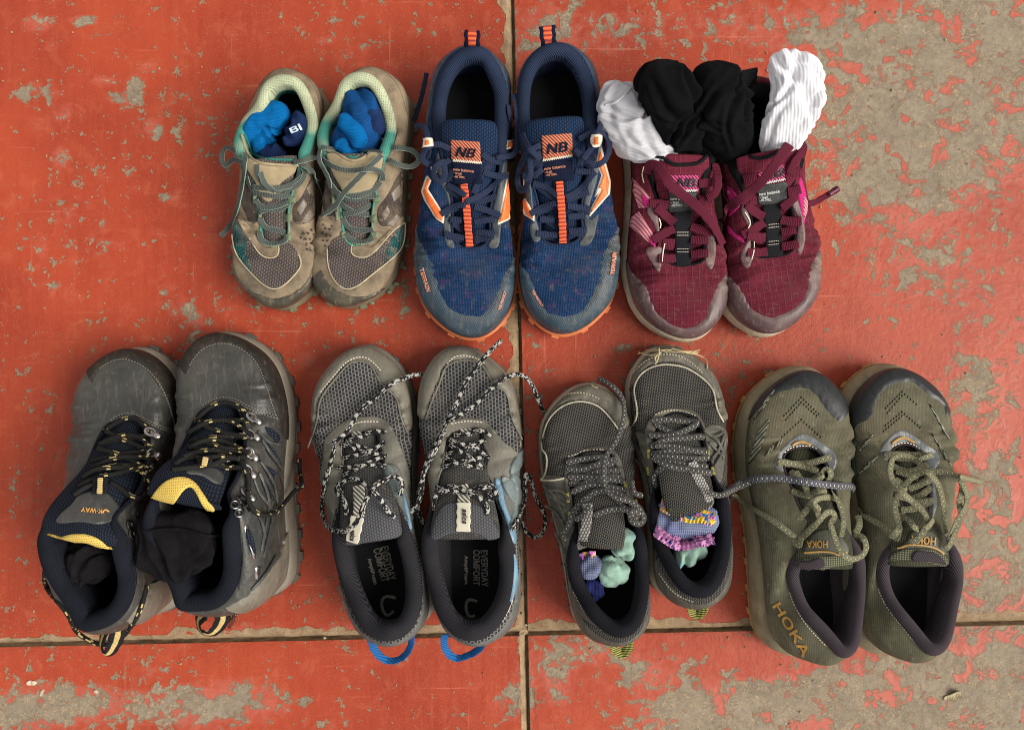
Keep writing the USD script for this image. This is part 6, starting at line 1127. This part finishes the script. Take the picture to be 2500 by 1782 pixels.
O2 = olive('olive running shoe, right of its pair, lace end trailing on the floor', -1, dict(heel=(855, 1465), toe=(885, 68),
    open='1112,1564 1040,1502 962,1405 885,1305 838,1190 840,1065 900,980 985,905 1000,860 965,790 935,690 915,610 892,545 910,490 940,462 985,452 1035,465 1068,505 1095,570 1112,650 1120,750 1112,840 1150,900 1220,960 1272,1050 1282,1180 1258,1300 1232,1435 1182,1540',
    cap='682,520 700,420 745,350 800,325 832,255 880,170 950,142 1040,146 1092,205 1160,235 1200,330',
    film=['850,500 890,430 950,385 1010,400 1080,450 1150,500 1160,560 1130,600 1150,760 1120,850 1120,750 1112,650 1095,570 1066,503 1035,463 985,450 940,460 910,488 892,545 870,540'],
    slits=[((1110, 250), 9, (1180, 380), (34, 50)), ((1120, 400), 8, (1190, 520), (34, 50)), ((740, 500), 10, (780, 440), (40, -40)), ((735, 620), 8, (790, 560), (50, -40))],
    zig=['880,270 965,185', '965,185 1040,250', '880,360 965,290', '965,290 1060,370', '870,390 965,310', '890,295 965,205'],
    tongue=[(990, 465, 78, .056), (1005, 570, 92, .062), (1030, 700, 100, .070), (1050, 850, 105, .078), (1055, 960, 140, .086), (1055, 1050, 158, .086), (1055, 1085, 156, .085)],
    tip='895,1055 950,1010 1030,1000 1160,1015 1205,1060 1195,1090 1100,1075 1000,1062', tip2='1030,1015 1080,1012 1150,1030 1195,1085 1100,1070 1015,1058', label='935,1000 990,960 1010,920 1100,905 1150,940 1190,1010 1210,1040 1160,1020 1040,998',
    word=((1140, 946), (1015, 936), 36), lline='940,1000 965,995 990,985 1090,988 1150,1005 1185,1030', mark='915,455 970,425 1030,450',
    seams=['912,470 960,452 1010,454 1060,480', '850,1210 950,1380 1040,1490'],
    low=['872,515 980,530 1120,515', '900,560 1000,600 1100,560', '930,640 1020,680 1120,620', '930,720 1020,740 1120,680', '960,800 1040,790 1120,750'],
    ends=[('875,512 960,508 1040,512 1090,520', [.003, .004, .004, .002], None), ('1050,540 1090,525 1125,512', [.004, .004, .002], None), ('935,600 990,615 1050,640', [.004, .006, .004], None), ('1000,690 1060,670 1125,640', [.004, .006, .004], None), ('1040,760 1080,755 1130,750', [.004, .006, .003], None), ('960,690 1010,640 1060,610 1140,600 1220,610 1270,640 1280,700 1265,760 1275,820 1250,900 1210,990 1190,1005', [.006, .012, .016, .016, .016, .018, .018, .018, .018, .016, .012, .006], .07),
          ('1270,640 1305,720 1290,800 1240,880 1210,940', [.010, .010, .010, .012, .010], .07), ('930,960 950,900 930,800 945,730 990,690', [.006, .010, .012, .010, .006], None), ('985,710 925,660 905,590 925,530 990,520 1060,560 1110,610 1150,660 1180,760 1190,850 1195,920', [.008, .014, .016, .016, .014, .014, .016, .018, .018, .016, .008], None), ('940,680 1000,740 1060,790 1092,840 1085,900 1050,950 1010,968', [.008, .014, .018, .018, .018, .016, .012], None),
          ('960,840 1000,850 1030,890 1050,900', [.004, .008, .010, .006], None), ('1130,850 1100,890 1080,900', [.006, .010, .006], None), ('725,790 780,835 840,870 900,905 945,935', [.002, .004, .006, .008, .006], .05), ('905,945 920,930 950,900', [.004, .008, .006], None)]))
O2.lace('lace_end', G_('1270,628 1320,640 1385,655'), olace, .0056, .0020, drop=.001, dz=[.04, .012, 0])
O2.lace('frayed_edge', G_('720,440 712,520 718,600 712,650'), cloth('frayed_knit', (.05, .07, .06), var=.4), .0050, .0040, layer='upper', taut=3)
# a long lace of the dark shoe lies over the olive one
H2.maps['all'][:] = np.maximum(H2.maps['all'], -1)
O1.lace('lace_strap', G_('52,712 120,665 200,642 290,634 380,642 470,656 560,668 650,676 712,684 716,700'), gdot, .0068, .0013, dz=[.010, .006, .006, .006, .008, .010, .010, .008, .004, .0], drop=.055)
# ---------------------------------------------------------------- what lies about on the floor
grit_c = cloth('grit', (0.34, 0.27, 0.18), var=.5)
rg = np.random.default_rng(4); parts = []
occ = np.zeros((1782, 2500), bool)
for S in SHOES:
    z = S.maps['all'] >= 0; y0, x0 = S.b0[1], S.b0[0]; h, w = z.shape
    ya, xa, yb, xb = max(0, y0), max(0, x0), min(1782, y0 + h), min(2500, x0 + w); occ[ya:yb, xa:xb] |= z[ya - y0:yb - y0, xa - x0:xb - x0]
k = 0
while k < 620:
    p = rg.uniform([0, 0], [2500, 1782])
    if occ[int(p[1]), int(p[0])]: continue
    r = .0003 + .0010 * rg.random() ** 4; m = trimesh.creation.icosphere(1, r); v = np.array(m.vertices) * rg.uniform(.6, 1.3, 3); v *= 1 + .25 * (rg.random((len(v), 1)) - .5); c = un(p, 0.0) + [0, 0, r * .5]; parts.append((v + c, m.faces)); k += 1
V, F = join(parts); o = obj('/World/grit', V, F, grit_c, smooth=False); tag(o, 'crumbs of grit scattered over the red floor', 'grit', None, 'stuff')
leafc = cloth('dry_leaf_look', (0.46, 0.39, 0.25), (0.30, .24, .14), 'rib', .0016, var=.4); flakec = cloth('paint_flake_look', (0.50, 0.40, 0.30), var=.3)
def scrap(name, label, cat, px, r, mat, seed, n=9, elong=2.0, rot=0.0, curl=.0025):
    rg = np.random.default_rng(seed); c = un(np.array(px, float), 0.0); th = np.linspace(0, 2 * np.pi, n, endpoint=False); rad = r * rg.uniform(.65, 1.15, n); q = np.stack([rad * np.cos(th) * elong, rad * np.sin(th)], 1)
    q = spline(q, 40, True); rows = [q * f for f in (1, .8, .5, .2)]; G = np.stack(rows, 1); z = .0008 + curl * (np.abs(G[..., 1]) / r) ** 2 + .0006 * np.sin(G[..., 0] / r * 3 + seed)
    cs, sn = math.cos(rot), math.sin(rot); P = np.dstack([G[..., 0] * cs - G[..., 1] * sn, G[..., 0] * sn + G[..., 1] * cs, z]) + c; V, F = grid(P, True)
    cen = len(V); V = np.vstack([V, P[:, -1].mean(0)]); F = np.vstack([F, [[i * 4 + 3, ((i + 1) % 40) * 4 + 3, cen] for i in range(40)]]); nf = len(V)
    V2 = V - [0, 0, .0006]; V, F = np.vstack([V, V2]), np.vstack([F, F[:, ::-1] + nf])
    o = obj(numbered('/World/' + name), V, F, mat); tag(o, label, cat)
scrap('dry_leaf', 'small dry curled leaf lying on bare concrete below the olive shoes', 'leaf', (2327, 1697), .0048, leafc, 3, 11, 2.6, .3, .004)
scrap('paint_flake', 'largest pale paint flake on bare concrete below the left boot', 'paint flake', (76, 1667), .0030, flakec, 5, 6, 2.0, .05, .0004)
scrap('paint_flake', 'thin pale paint flake standing upright beside the largest flake', 'paint flake', (104, 1690), .0019, flakec, 6, 6, 2.4, 1.2, .0004)
scrap('paint_flake', 'small pale paint flake below the gap between the two boots', 'paint flake', (235, 1689), .0024, flakec, 7, 6, 1.1, .6, .0004)
